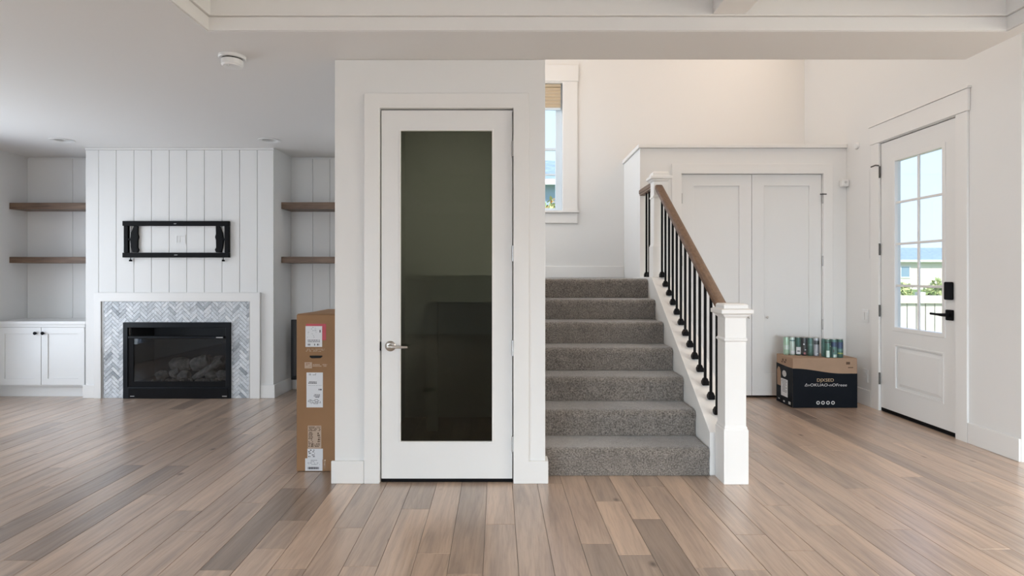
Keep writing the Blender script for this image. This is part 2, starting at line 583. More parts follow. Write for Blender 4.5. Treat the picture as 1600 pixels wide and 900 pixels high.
# joints seen in the photograph (x, y) and plank tones picked by a point on the plank
joints = [(-1.10, 2.51), (-1.02, 2.80), (-0.76, 2.72), (-0.55, 2.94), (-0.32, 2.47), (-0.05, 2.76), (0.45, 3.04), (0.63, 2.82),
          (0.37, 2.56), (0.56, 2.46), (-1.98, 3.13), (-1.33, 3.45), (-1.30, 3.02), (1.55, 2.75), (1.05, 2.65), (0.27, 3.3)]
tones = [(-1.17, 2.75, 0.05), (-1.09, 3.0, 0.06), (-2.12, 2.9, 0.10), (-2.3, 2.6, 0.10), (-2.0, 2.75, 0.80), (-1.85, 2.95, 0.78), (0.49, 2.92, 0.98), (0.33, 2.4, 0.22),
         (0.66, 2.55, 0.12), (0.70, 2.45, 0.14), (-0.05, 3.0, 0.85), (0.04, 2.6, 0.95), (-0.25, 2.9, 0.35), (-0.45, 3.1, 0.3),
         (0.9, 2.9, 0.8), (1.2, 2.7, 0.72), (-0.9, 2.9, 0.85), (-1.0, 2.5, 0.85), (0.14, 2.9, 0.5)]
Y0, Y1 = 1.9, YB
n_obj = 0
rest = MB()
rest_tone = []


def plank(mb, r, ya, yb):
    g = 0.0008
    xa, xb = X00 + PW * r + g, X00 + PW * (r + 1) - g
    ya, yb = ya + g, yb - g
    if r % 9 == 99: return
    t = 0.0013
    def q(x, y, z): return (x + SL * y, y, z)
    lo = [q(xa, ya, -0.005), q(xb, ya, -0.005), q(xb, yb, -0.005), q(xa, yb, -0.005)]
    mid = [q(xa, ya, -t), q(xb, ya, -t), q(xb, yb, -t), q(xa, yb, -t)]
    top = [q(xa + t, ya + t, 0), q(xb - t, ya + t, 0), q(xb - t, yb - t, 0), q(xa + t, yb - t, 0)]
    mb.loft([lo, mid, top])


r_lo = int(math.floor((XL - 0.1 - X00) / PW))
r_hi = int(math.ceil((5.25 - X00 + 0.2) / PW))
for r in range(r_lo, r_hi):
    xc = X00 + PW * (r + 0.5)
    rj = sorted(jy for jx, jy in joints if r == math.floor((jx - SL * jy - X00) / PW))
    ys = list(rj)
    if not ys:
        ys = [random.uniform(1.9, 3.6)]
    while ys[-1] < YB:
        ys.append(ys[-1] + random.choice([0.9, 1.2, 1.5, 1.8, 2.0]))
    while ys[0] > Y0 - 0.02:
        ys.insert(0, ys[0] - random.choice([0.9, 1.2, 1.5, 1.8]))
    ys2 = [-5.0]
    while ys2[-1] + 1.0 < ys[0]:
        ys2.append(ys2[-1] + random.uniform(0.9, 1.5))
    ys2.append(ys[0])
    for a, b in zip(ys2[:-1], ys2[1:]):
        tn = min(1, max(0, random.gauss(0.56, 0.15)))
        plank(rest, r, a, b)
        rest_tone += [tn] * 10
    for a, b in zip(ys[:-1], ys[1:]):
        b = min(b, YB)
        x = xc + SL * (a + b) / 2
        tn = min(1, max(0, random.gauss(0.56, 0.15)))
        for tx, ty, tt in tones:
            if r == math.floor((tx - SL * ty - X00) / PW) and a <= ty < b:
                tn = tt
        hidden = (a > 3.5 and -0.9 < x < 1.15) or (a > YF + 0.1) or (x > XR + 0.1) or (x < XL - 0.07)
        if hidden or b - a < 0.03:
            plank(rest, r, a, b)
            rest_tone += [tn] * 10
            continue
        mb = MB()
        plank(mb, r, a, b)
        mb.build('plank', 'floor', floor, tone=tn, center=False)
        n_obj += 1
o = rest.build('plank_field', 'floor', floor, tone=rest_tone, center=False)
o['kind'] = 'stuff'
print('planks', n_obj)

# ------------------------------------------------------------------ shell
struct(slab('x', XL - 0.12, XL, -5.0, YA + 0.12, 0, ZC, [(3.04, 5.2, 0.2, 2.12), (-3.9, -1.3, 0.95, 2.15)]), 'wall_left', 'wall')
struct(slab('y', -5.12, -5.0, XL - 0.12, 5.32, 0, 2.95, [(0.85, 4.35, 0.95, 2.25), (-4.8, -2.8, 0.55, 2.2)]), 'wall_kitchen', 'wall')
struct(slab('x', 5.2, 5.32, -5.0, 3.677, 0, 2.95, [(-0.1, 2.5, 0.75, 2.3)]), 'wall_dining', 'wall')
TX0, TX1, TY1 = -1.555, 2.53, 2.93
CAN = [(-4.15, 5.285), (-2.238, 5.285)]
holes = [(TX0, TX1, -3.2, TY1), (-1.024, 2.62, YP, YA + 0.12)]
holes += [(x - 0.065, x + 0.065, y - 0.065, y + 0.065) for x, y in CAN]
struct(slab('z', ZC, 2.92, XL - 0.12, 2.62, -5.0, YA + 0.12, holes), 'ceiling', 'ceiling')
struct(MB().box(TX0 - 0.1, TX1 + 0.05, -3.3, TY1 + 0.1, 2.921, 3.02), 'ceiling_tray', 'ceiling')
struct(MB().box(2.62, 5.32, -5.0, 3.19, 2.951, 3.05), 'ceiling_dining', 'ceiling')
struct(MB().box(XR + 0.12, 5.32, 3.191, 3.797, 2.951, 3.05), 'ceiling_dining_end', 'ceiling')
# tray mouldings: a fascia ring standing 2 cm inside the recess
d = 0.022
struct(slab('z', 2.520, 2.919, TX0 + 0.001, TX1 - 0.001, -3.199, TY1 - 0.001, [(TX0 + d, TX1 - d, -3.199 + d, TY1 - d)]), 'trim_1', 'trim', bevel=0.003)
struct(slab('z', 2.449, 2.5185, TX0 - 0.001 + 0.002, TX1 - 0.001, -3.199, TY1 - 0.001, [(TX0 + 0.008, TX1 - 0.008, -3.19, TY1 - 0.008)]), 'trim_2', 'trim', bevel=0.002)
beam = struct(MB().box(1.018, 1.185, -3.17, TY1 - d - 0.001, 2.525, 2.915), 'trim_3', 'trim', bevel=0.003)
struct(MB().box(1.186, 1.205, -3.17, TY1 - d - 0.001, 2.545, 2.915), 'trim_4', 'trim', bevel=0.003)
# upper walls of the double height entry
struct(MB().box(-1.144, 2.62, 3.19, YP, 2.921, ZV), 'wall_upper_front', 'wall')
struct(MB().box(2.62, XR, 3.19, YP, 2.951, ZV), 'wall_upper_corner', 'wall')
struct(slab('y', YB, YB + 0.12, -1.144, XR, 0, ZV, [(-0.25, 0.565, 1.92, 3.345)]), 'wall_landing', 'wall')
struct(slab('x', XR, XR + 0.12, 3.677, YB + 0.12, 0, ZV, [(4.205, 5.085, -0.01, 2.37), (4.2, 5.6, 3.6, 4.8)]), 'wall_right', 'wall')
struct(MB().box(XR + 0.12, 5.32, 3.677, 3.797, 0, 2.95), 'wall_dining_end', 'wall')
struct(MB().box(XR, XR + 0.12, 3.19, 3.677, 2.951, ZV), 'wall_upper_right', 'wall')
struct(MB().box(-1.144, XR + 0.12, 3.19, YB + 0.12, ZV, ZV + 0.1), 'ceiling_entry', 'ceiling')

# pantry box
struct(slab('y', YP, YP + 0.12, -1.024, 0.192, 0, ZC - 0.001, [(-0.763, 0.008, -0.01, 2.163)]), 'wall_pantry', 'wall', bevel=0.002)
struct(MB().box(0.072, 0.192, YP + 0.12, 4.96, 0, ZC - 0.001), 'wall_stair', 'wall')
struct(slab('x', -1.024, -0.904, YP + 0.12, YB, 0, ZC - 0.001, [(5.25, 6.15, 1.95, 3.0)]), 'wall_alcove_side', 'wall')
struct(MB().box(-0.904, 0.072, 4.84, 4.96, 0, ZC - 0.001), 'wall_pantry_back', 'wall')
struct(MB().box(-1.024, 0.192, YP + 0.001, 4.96, ZC, 2.56), 'ceiling_pantry', 'ceiling')
struct(slab('x', -1.144, -1.024, YP, YB, 2.921, ZV, [(3.9, 6.1, 3.5, 4.7), (5.25, 6.15, 1.9, 3.25)]), 'wall_upper_left', 'wall')
ps = empty('pantry_shelf', (-0.3, 4.3, 1.02), 'deep pale shelf unit inside the dark pantry behind the glass door', 'shelf')
MB().box(-0.68, 0.071, 3.75, 4.839, 1.166, 1.199).build('shelf_top', 'trim', ps)  # made this deep to keep the added lamp's light off the floor below
MB().box(-0.68, 0.071, 3.75, 3.78, 1.024, 1.165).build('front_board', 'trim', ps)
MB().box(-0.68, -0.655, 3.781, 4.839, 1.024, 1.165).build('side_board', 'trim', ps)
MB().box(-0.655, -0.575, 4.4, 4.48, 0.0, 1.165).build('post', 'trim', ps)

# closet box
struct(slab('y', YF, YF + 0.1, 1.251, XR, 0, 2.44, [(1.658, 3.035, -0.01, 2.19)]), 'wall_closet', 'wall', bevel=0.002)
struct(MB().box(1.251, 1.351, YF + 0.1, YB, 0, 2.44), 'wall_closet_side', 'wall')
struct(slab('z', 2.441, 2.478, 1.231, XR, 5.578, YB), 'trim_7', 'trim', bevel=0.004)
struct(MB().box(1.40, 3.2, YF + 0.3, YF + 0.32, 0, 2.4), 'closet_shade_sheet', 'dark')  # near-black sheet stands in for the shade inside the closet

# chimney breast and alcoves: plank boards are pieces of the wall
chim = struct(slab('y', 5.615, YA, -4.17, -2.33, 0, ZC - 0.001, [(-3.76, -2.76, -0.01, 0.72)]), 'wall_fireplace', 'wall')
xs = [-4.17] + [-4.042 + 0.1724 * i for i in range(10)] + [-2.33]
for i in range(len(xs) - 1):
    z0 = 0.0 if i in (0, len(xs) - 2) else 1.0
    MB().box(xs[i] + 0.002, xs[i + 1] - 0.002, 5.6, 5.6145, z0, ZC - 0.022).build('board', 'wall', chim, bevel=0.002)
MB().box(-4.17, -2.33, 5.596, 5.6145, ZC - 0.020, ZC - 0.002).build('top_board', 'trim', chim)
alc = struct(MB().box(XL, -1.024, YA, YA + 0.12, 0, ZC - 0.001), 'wall_back', 'wall')
for x0, x1 in ((XL, -4.17), (-2.33, -1.024)):
    x = x0
    xs2 = [x0]
    k = 0
    while True:
        nx = (-4.63 + 0.26 * k) if x0 == XL else (-2.10 + 0.18 * k)
        k += 1
        if nx >= x1 - 0.03: break
        xs2.append(nx)
    xs2.append(x1)
    for a, b in zip(xs2[:-1], xs2[1:]):
        MB().box(a + 0.0015, b - 0.0015, YA - 0.012, YA - 0.001, 0.0, ZC - 0.02).build('board', 'wall', alc, bevel=0.0015)


# ------------------------------------------------------------------ baseboards and casings
BH = 0.13
def base(name, x0, x1, y0, y1, h=BH):
    mb = MB()
    return struct(mb.box(x0, x1, y0, y1, 0.0, h), name, 'trim', bevel=0.004)
base('baseboard_pantry_left', -1.041, -0.853, YP - 0.016, YP)
base('baseboard_pantry_right', 0.091, 0.209, YP - 0.016, YP)
base('baseboard_stair', 0.193, 0.209, YP + 0.001, YP + 0.085)
base('baseboard_right', XR - 0.016, XR, 3.677, 4.095, 0.147)
base('baseboard_entry_corner', XR - 0.016, XR, 5.195, YF - 0.017, 0.147)
base('baseboard_closet', 3.135, XR - 0.017, YF - 0.016, YF, 0.147)
base('baseboard_fireplace_left', -4.186, -4.068, 5.582, 5.5995)
base('baseboard_fireplace_right', -2.452, -2.313, 5.582, 5.5995)
base('baseboard_alcove_right', -2.3295, -2.313, 5.6005, YA - 0.03)
base('baseboard_alcove_back', -2.312, -1.03, YA - 0.028, YA - 0.0125)
struct(MB().box(0.21, 1.249, YB - 0.016, YB, 1.17, 1.30), 'baseboard_landing', 'trim', bevel=0.004)


def casing_y(name, y, x0, x1, ztop, w, wt, t=0.016, foot=0.0, reveal=0.0):
    return struct(slab('y', y - t, y, x0 - w, x1 + w, foot, ztop + wt, [(x0, x1, foot - 0.1, ztop)]), name, 'trim', bevel=0.003)
casing_y('trim_8', YP, -0.763, 0.008, 2.163, 0.089, 0.085)
casing_y('trim_9', YF, 1.655, 3.038, 2.192, 0.094, 0.094)
# front door casing on the entry wall, wide flat header
tr = slab('x', XR - 0.016, XR, 4.098, 5.192, 0, 2.376, [(4.205, 5.085, -0.1, 2.372)])
struct(tr, 'trim_10', 'trim', bevel=0.003)
struct(slab('x', XR - 0.022, XR, 4.085, 5.205, 2.377, 2.535), 'trim_11', 'trim', bevel=0.004)
struct(MB().box(XR - 0.03, XR, 4.075, 5.215, 2.536, 2.552), 'trim_12', 'trim', bevel=0.003)

# ------------------------------------------------------------------ pantry door (door_1)
d1 = slab('y', YP + 0.006, YP + 0.046, -0.757, 0.002, 0.022, 2.155, [(-0.652, -0.109, 0.230, 2.043)])
door1 = struct(d1, 'door_1', 'door', bevel=0.002)
MB().box(-0.652, -0.109, YP + 0.022, YP + 0.029, 0.230, 2.043).build('glass', 'dark_glass', door1)
slab('y', YP + 0.003, YP + 0.022, -0.655, -0.106, 0.227, 2.046, [(-0.645, -0.116, 0.237, 2.036)]).build('glazing_bead', 'trim', door1, bevel=0.003)
hz = 0.79
lv = MB().lathe([(0.030, 0), (0.030, -0.006), (0.026, -0.010), (0.012, -0.012), (0.011, -0.040), (0.0, -0.040)], (-0.704, YP + 0.006, hz), 'y', 28)
lever = lv.build('handle', 'nickel', door1, smooth=True)
MB().tube([(-0.709, YP - 0.034, hz), (-0.690, YP - 0.036, hz), (-0.66, YP - 0.037, hz - 0.001), (-0.625, YP - 0.036, hz - 0.002), (-0.598, YP - 0.034, hz - 0.002)],
          [0.011, 0.0095, 0.008, 0.0075, 0.007], 12).build('lever', 'nickel', lever, smooth=True)
MB().box(-0.768, -0.7575, YP + 0.0005, YP + 0.004, hz - 0.026, hz + 0.026).build('latch_plate', 'black', door1)
for z in (1.93, 1.325, 0.78, 0.225):
    h = MB().lathe([(0.0065, -0.045), (0.0065, 0.045)], (0.005, YP - 0.003, z), 'z', 12)
    h.box(0.0, 0.010, YP - 0.001, YP + 0.004, z - 0.045, z + 0.045)
    h.build('hinge', 'hinge', door1, bevel=0.001)
MB().box(-0.757, 0.002, YP + 0.012, YP + 0.04, 0.0015, 0.0215).build('sweep_gap_strip', 'black', door1)  # black strip painted in for the shaded gap under the pantry door
struct(slab('y', YP + 0.05, YP + 0.12, -0.763, 0.008, 0, 2.163, [(-0.748, -0.007, -0.1, 2.148)]), 'trim_13', 'trim')

# ------------------------------------------------------------------ closet doors (door_3, door_4)
for n, (x0, x1, hs) in enumerate(((1.661, 2.3475, -1), (2.3505, 3.032, 1))):
    px0, px1 = x0 + 0.12, x1 - 0.12
    dr = struct(slab('y', YF + 0.012, YF + 0.046, x0, x1, 0.022, 2.187, [(px0, px1, 0.235, 2.075)]), 'door_%d' % (3 + n), 'door', bevel=0.002)
    MB().box(px0, px1, YF + 0.024, YF + 0.04, 0.235, 2.075).build('panel', 'door', dr)
    kx = x1 - 0.03 if n == 0 else x0 + 0.13
    kx = 2.347 - 0.03 if n == 0 else 2.3505 + 0.145
    MB().lathe([(0.005, 0), (0.005, -0.012), (0.012, -0.016), (0.013, -0.022), (0.009, -0.028), (0, -0.028)], (kx, YF + 0.012, 0.79), 'y', 16).build('knob', 'nickel', dr, smooth=True)
    hx = x1 + 0.003 if hs > 0 else x0 - 0.003
    for z in (1.95, 1.34, 0.72, 0.2):
        h = MB().lathe([(0.007, -0.05), (0.007, 0.05)], (hx, YF - 0.005, z), 'z', 10)
        h.build('hinge', 'hinge', dr)
    if hs > 0:
        MB().box(hx - 0.03, hx + 0.03, YF - 0.022, YF - 0.012, 1.985, 1.995).build('hinge_stop', 'bronze', dr)

# ------------------------------------------------------------------ front door (door_2): in the entry wall, faces -X
DX0, DX1 = XR + 0.004, XR + 0.048
DY0, DY1 = 4.209, 5.080
GY0, GY1, GZ0, GZ1 = 4.345, 4.905, 0.745, 2.185
PY0, PY1, PZ0, PZ1 = 4.355, 4.890, 0.235, 0.600
door2 = struct(slab('x', DX0, DX1, DY0, DY1, 0.032, 2.363, [(GY0, GY1, GZ0, GZ1), (PY0, PY1, PZ0, PZ1)]), 'door_2', 'door', bevel=0.002)
slab('x', DX0 - 0.006, DX1 + 0.004, GY0 - 0.022, GY1 + 0.022, GZ0 - 0.022, GZ1 + 0.022, [(GY0 + 0.012, GY1 - 0.012, GZ0 + 0.012, GZ1 - 0.012)]).build('glazing_frame', 'door', door2, bevel=0.004)
ymid = (GY0 + GY1) / 2
for s in range(2):
    for r in range(4):
        a, b = (GY0 + 0.012, ymid) if s == 0 else (ymid, GY1 - 0.012)
        zz = GZ0 + 0.012 + r * (GZ1 - GZ0 - 0.024) / 4
        MB().box(DX0 + 0.020, DX0 + 0.023, a + 0.001, b - 0.001, zz + 0.001, zz + (GZ1 - GZ0 - 0.024) / 4 - 0.001).build('pane', 'glass', door2)
MB().box(DX0 + 0.004, DX0 + 0.019, ymid - 0.010, ymid + 0.010, GZ0 + 0.012, GZ1 - 0.012).build('muntin', 'door', door2, bevel=0.003)
for r in range(1, 4):
    zz = GZ0 + 0.012 + r * (GZ1 - GZ0 - 0.024) / 4
    MB().box(DX0 + 0.003, DX0 + 0.019, GY0 + 0.012, GY1 - 0.012, zz - 0.010, zz + 0.010).build('muntin', 'door', door2, bevel=0.003)
# raised lower panel
def rect_ring(x, i):
    return [(x, PY0 + i, PZ0 + i), (x, PY1 - i, PZ0 + i), (x, PY1 - i, PZ1 - i), (x, PY0 + i, PZ1 - i)]
MB().loft([rect_ring(DX0 + 0.034, 0.0), rect_ring(DX0 + 0.016, 0.0), rect_ring(DX0 + 0.016, 0.018), rect_ring(DX0 + 0.004, 0.045)]).build('panel', 'door', door2)
slab('x', DX0 - 0.003, DX0 + 0.006, PY0 - 0.012, PY1 + 0.012, PZ0 - 0.012, PZ1 + 0.012, [(PY0 + 0.004, PY1 - 0.004, PZ0 + 0.004, PZ1 - 0.004)]).build('panel_moulding', 'door', door2, bevel=0.003)
MB().box(DX0 + 0.002, DX1, DY0, DY1, 0.004, 0.031).build('sweep_gap_strip', 'black', door2)
kp = MB().box(XR - 0.022, DX0 - 0.0005, 4.240, 4.315, 1.015, 1.150)
kp.build('smart_lock', 'black', door2, bevel=0.010, seg=3)
rs = MB().box(XR - 0.010, DX0 - 0.0005, 4.240, 4.312, 0.862, 0.942)
rose = rs.build('handle', 'black', door2, bevel=0.006)
MB().tube([(XR - 0.010, 4.276, 0.903), (XR - 0.040, 4.278, 0.903), (XR - 0.052, 4.292, 0.903), (XR - 0.054, 4.34, 0.904), (XR - 0.055, 4.40, 0.906)],
          [0.014, 0.013, 0.012, 0.009, 0.009], 12).build('lever', 'black', rose, smooth=True)
for z in (2.115, 1.43, 0.885, 0.285):
    h = MB().lathe([(0.008, -0.052), (0.008, 0.052)], (XR - 0.008, 5.083, z), 'z', 12)
    h.build('hinge', 'bronze', door2, bevel=0.001)
MB().tube([(XR - 0.012, 5.083, 2.172), (XR - 0.035, 5.10, 2.178), (XR - 0.05, 5.14, 2.170)], 0.006, 8).build('hinge_stop', 'bronze', door2)
struct(slab('x', XR + 0.05, XR + 0.12, 4.205, 5.085, 0, 2.37, [(4.219, 5.071, -0.1, 2.356)]), 'trim_14', 'trim')
struct(MB().box(XR + 0.002, XR + 0.12, 4.219, 5.071, -0.004, 0.003), 'trim_15', 'bronze')

# ------------------------------------------------------------------ landing window (window_1)
casx = slab('y', YB - 0.018, YB, -0.414, 0.729, 1.921, 3.36, [(-0.25, 0.565, 1.9, 3.345)])
struct(casx, 'trim_16', 'trim', bevel=0.003)
struct(MB().box(-0.424, 0.739, YB - 0.024, YB, 3.361, 3.545), 'trim_17', 'trim', bevel=0.004)
struct(MB().box(-0.444, 0.749, YB - 0.045, YB, 1.895, 1.920), 'trim_18', 'trim', bevel=0.004)
struct(MB().box(-0.414, 0.729, YB - 0.018, YB, 1.780, 1.894), 'trim_19', 'trim', bevel=0.003)
win = struct(slab('y', YB + 0.05, YB + 0.10, -0.249, 0.564, 1.921, 3.344, [(-0.185, 0.490, 1.955, 3.31)]), 'window_1', 'vinyl', bevel=0.004)
MB().box(-0.184, 0.489, YB + 0.062, YB + 0.090, 2.605, 2.635).build('meeting_rail', 'vinyl', win, bevel=0.003)
MB().box(-0.184, 0.489, YB + 0.066, YB + 0.085, 2.325, 2.345).build('muntin', 'vinyl', win)
MB().box(-0.184, 0.489, YB + 0.074, YB + 0.078, 2.636, 3.309).build('pane', 'glass', win)
MB().box(-0.184, 0.489, YB + 0.074, YB + 0.078, 1.956, 2.324).build('pane', 'glass', win)
MB().box(-0.184, 0.489, YB + 0.074, YB + 0.078, 2.346, 2.604).build('pane', 'glass', win)
blind = empty('window_blind', (0.157, YB + 0.03, 3.07), 'tan cellular blind drawn up at the top of the stair landing window', 'blind')
MB().box(-0.240, 0.548, YB + 0.012, YB + 0.045, 3.31, 3.343).build('head_rail', 'blind', blind, bevel=0.003)
for k in range(6):
    z = 3.305 - k * 0.038
    MB().prism([(YB + 0.014, z - 0.019), (YB + 0.022, z), (YB + 0.036, z), (YB + 0.044, z - 0.019), (YB + 0.036, z - 0.036), (YB + 0.022, z - 0.036)], 'x', -0.236, 0.545).build('cell', 'blind', blind)
MB().box(-0.238, 0.547, YB + 0.014, YB + 0.044, 3.052, 3.076).build('bottom_rail', 'vinyl', blind, bevel=0.003)

# unseen windows that hold the daylight lamps; some are added for their light
def simple_window(name, axis, c, u0, u1, v0, v1, n):
    w = 0.05
    hs = []
    step = (u1 - u0) / n
    for k in range(n):
        hs.append((u0 + step * k + w, u0 + step * (k + 1) - w, v0 + w, v1 - w))
    o = struct(slab(axis, c - 0.03, c + 0.03, u0 + 0.001, u1 - 0.001, v0 + 0.001, v1 - 0.001, hs), name, 'trim')
    for h in hs:
        slab(axis, c - 0.003, c + 0.003, h[0] + .001, h[1] - .001, h[2] + .001, h[3] - .001).build('pane', 'glass', o)
simple_window('window_2', 'x', XL - 0.08, 3.04, 5.2, 0.2, 2.12, 2)
simple_window('window_3', 'y', -5.08, 0.85, 4.35, 0.95, 2.25, 3)
simple_window('window_9_added', 'y', -5.08, -4.8, -2.8, 0.55, 2.2, 2)  # added frame for the breakfast fill lamp
simple_window('window_4', 'x', 5.27, -0.1, 2.5, 0.75, 2.3, 3)
simple_window('window_5', 'x', XL - 0.08, -3.9, -1.3, 0.95, 2.15, 2)
simple_window('window_7_added', 'x', -1.024 - 0.06, 5.25, 6.15, 1.95, 3.25, 1)  # added frame for the landing side fill lamp
simple_window('window_8_added', 'x', -1.024 - 0.06, 3.9, 6.1, 3.5, 4.7, 3)  # added frame for the upper stair fill lamp
simple_window('window_6', 'x', XR + 0.08, 4.2, 5.6, 3.6, 4.8, 2)

# ------------------------------------------------------------------ staircase
RISE, RUN, YS, SX0, SX1 = 0.167, 0.26, 3.43, 0.194, 1.184
stair = empty('staircase', (0.69, YS, 0), 'straight flight of seven grey carpeted steps with white stringer up to a landing', 'stairs')


def step_mesh(k):
    z0, z1 = RISE * (k - 1), RISE * k
    y = YS + RUN * (k - 1)
    ye = YS + RUN * k if k < 7 else YB - 0.018
    nose, rr = 0.008, 0.034
    prof = []
    nz = 12
    for i in range(nz + 1):
        z = z0 + 0.002 + (z1 - 0.078 - z0 - 0.002) * i / nz
        prof.append((y - 0.004, z))
    for i in range(1, 4):
        t = i / 4
        prof.append((y - 0.004 - nose * (t * t * (3 - 2 * t)), z1 - 0.078 + 0.04 * t))
    for i in range(9):
        a = math.pi - math.pi / 2 * i / 8 if False else math.pi * (1 - i / 16)
        prof.append((y - 0.004 - nose + rr + rr * math.cos(a), z1 - 0.038 + 0.038 * math.sin(a)))
    ny = max(10, int((ye - y) / 0.022))
    ys = prof[-1][0]
    for i in range(1, ny + 1):
        prof.append((ys + (ye - ys) * i / ny, z1))
    nx = 90
    vs, fs = [], []
    n = len(prof)
    for i in range(nx + 1):
        x = SX0 + (SX1 - SX0) * i / nx
        e = min(1.0, (SX1 - x) / 0.012)
        rd = 0.008 * (1 - math.sqrt(max(0, 1 - (1 - e) ** 2)))
        for j, (py, pz) in enumerate(prof):
            a = prof[max(j - 1, 0)]
            b = prof[min(j + 1, n - 1)]
            ty, tz = b[0] - a[0], b[1] - a[1]
            l = math.hypot(ty, tz) or 1
            ny_, nz_ = -tz / l, ty / l
            s = noise.noise(Vector((x * 40, py * 40, pz * 40))) * 0.0022 + random.uniform(-0.0016, 0.0016) - rd
            if j == 0 or j == n - 1: s = 0
            vs.append((x, py + ny_ * s, pz + nz_ * s))
    for i in range(nx):
        for j in range(n - 1):
            fs.append((i * n + j, i * n + j + 1, (i + 1) * n + j + 1, (i + 1) * n + j))
    # closed underneath and at the ends
    m = len(vs)
    for i in (0, nx):
        x = vs[i * n][0]
        vs.append((x, ye, z0 + 0.002))
    fs.append(tuple([j for j in range(n)] + [m]))
    fs.append(tuple([nx * n + j for j in range(n)][::-1] + [m + 1]))
    return MB().add(vs, fs)


for k in range(1, 8):
    o = step_mesh(k).build('step', 'carpet', stair, smooth=True)
    o.modifiers.clear()
# closed white stringer with landing curb
st = [(3.432, 0.0), (3.432, 0.258), (4.868, 1.182), (5.598, 1.182), (5.598, 0.0)]
MB().prism(st, 'x', 1.185, 1.362).build('stringer', 'trim', stair, bevel=0.003)
MB().prism([(3.432, 0.0), (3.432, 0.135), (5.598, 0.135), (5.598, 0.0)], 'x', 1.3625, 1.378).build('skirting', 'trim', stair, bevel=0.003)
MB().box(-0.9, SX0 - 0.001, 4.965, YB - 0.018, 1.02, 1.168).build('landing', 'carpet', stair)

# ------------------------------------------------------------------ railing
rail = empty('stair_railing', (1.28, 3.35, 0), 'walnut handrail with black metal balusters and white newel posts beside the carpeted steps', 'railing')
NX, NY = 1.285, 3.352
nw = MB().sq_stack(NX, NY, [(0.071, 0.0), (0.071, 0.312), (0.066, 0.316), (0.066, 0.324), (0.061, 0.336), (0.061, 0.818), (0.068, 0.824), (0.068, 0.833), (0.061, 0.84),
                            (0.061, 0.955), (0.072, 0.965), (0.076, 0.975), (0.092, 0.981), (0.092, 1.003), (0.070, 1.009), (0.070, 1.028), (0.062, 1.036)])
nw.build('newel_post', 'trim', rail, bevel=0.003)
N2X, N2Y = 1.288, 5.018
nw2 = MB().sq_stack(N2X, N2Y, [(0.071, 1.1825), (0.071, 1.45), (0.066, 1.454), (0.066, 1.462), (0.061, 1.474), (0.061, 1.868), (0.068, 1.874), (0.068, 1.886), (0.061, 1.893),
                               (0.061, 2.01), (0.072, 2.02), (0.076, 2.03), (0.092, 2.036), (0.092, 2.058), (0.070, 2.064), (0.070, 2.085), (0.060, 2.098)])
nw2.build('newel_post', 'trim', rail, bevel=0.003)
RX = 1.272
def rail_z(y): return 1.000 + 0.6405 * (y - 3.42)
def stringer_z(y): return 0.258 + (1.182 - 0.258) / (4.868 - 3.432) * (y - 3.432)
sec = [(-0.026, -0.060), (-0.026, -0.046), (-0.033, -0.040), (-0.033, -0.012), (-0.026, -0.002), (-0.012, 0.0), (0.012, 0.0), (0.026, -0.002), (0.033, -0.012), (0.033, -0.040), (0.026, -0.046), (0.026, -0.060)]
MB().loft([[(RX + a, y, rail_z(y) + b) for a, b in sec] for y in (3.414, 4.956)]).build('handrail', 'rail', rail, bevel=0.002)
MB().loft([[(RX + a, y, 2.035 + b) for a, b in sec] for y in (5.080, 5.597)]).build('handrail', 'rail', rail, bevel=0.002)


def baluster(y, zb, zt):
    s = 0.0078
    b = MB().box(RX - s, RX + s, y - s, y + s, zb, zt).build('baluster', 'black', rail, bevel=0.0015)
    sh = MB().sq_stack(RX, y, [(0.0205, zb - 0.014), (0.0205, zb + 0.012), (0.018, zb + 0.016), (0.014, zb + 0.028), (0.010, zb + 0.034)])
    sh.build('shoe', 'black', b, bevel=0.0015)
for i in range(13):
    y = 3.555 + i * (4.857 - 3.555) / 12
    zb = stringer_z(y) + 0.010
    if y > 4.85: zb = 1.192
    baluster(y, zb + 0.004, rail_z(y) - 0.055)
for y in (5.20, 5.31, 5.42):
    baluster(y, 1.1965, 1.978)

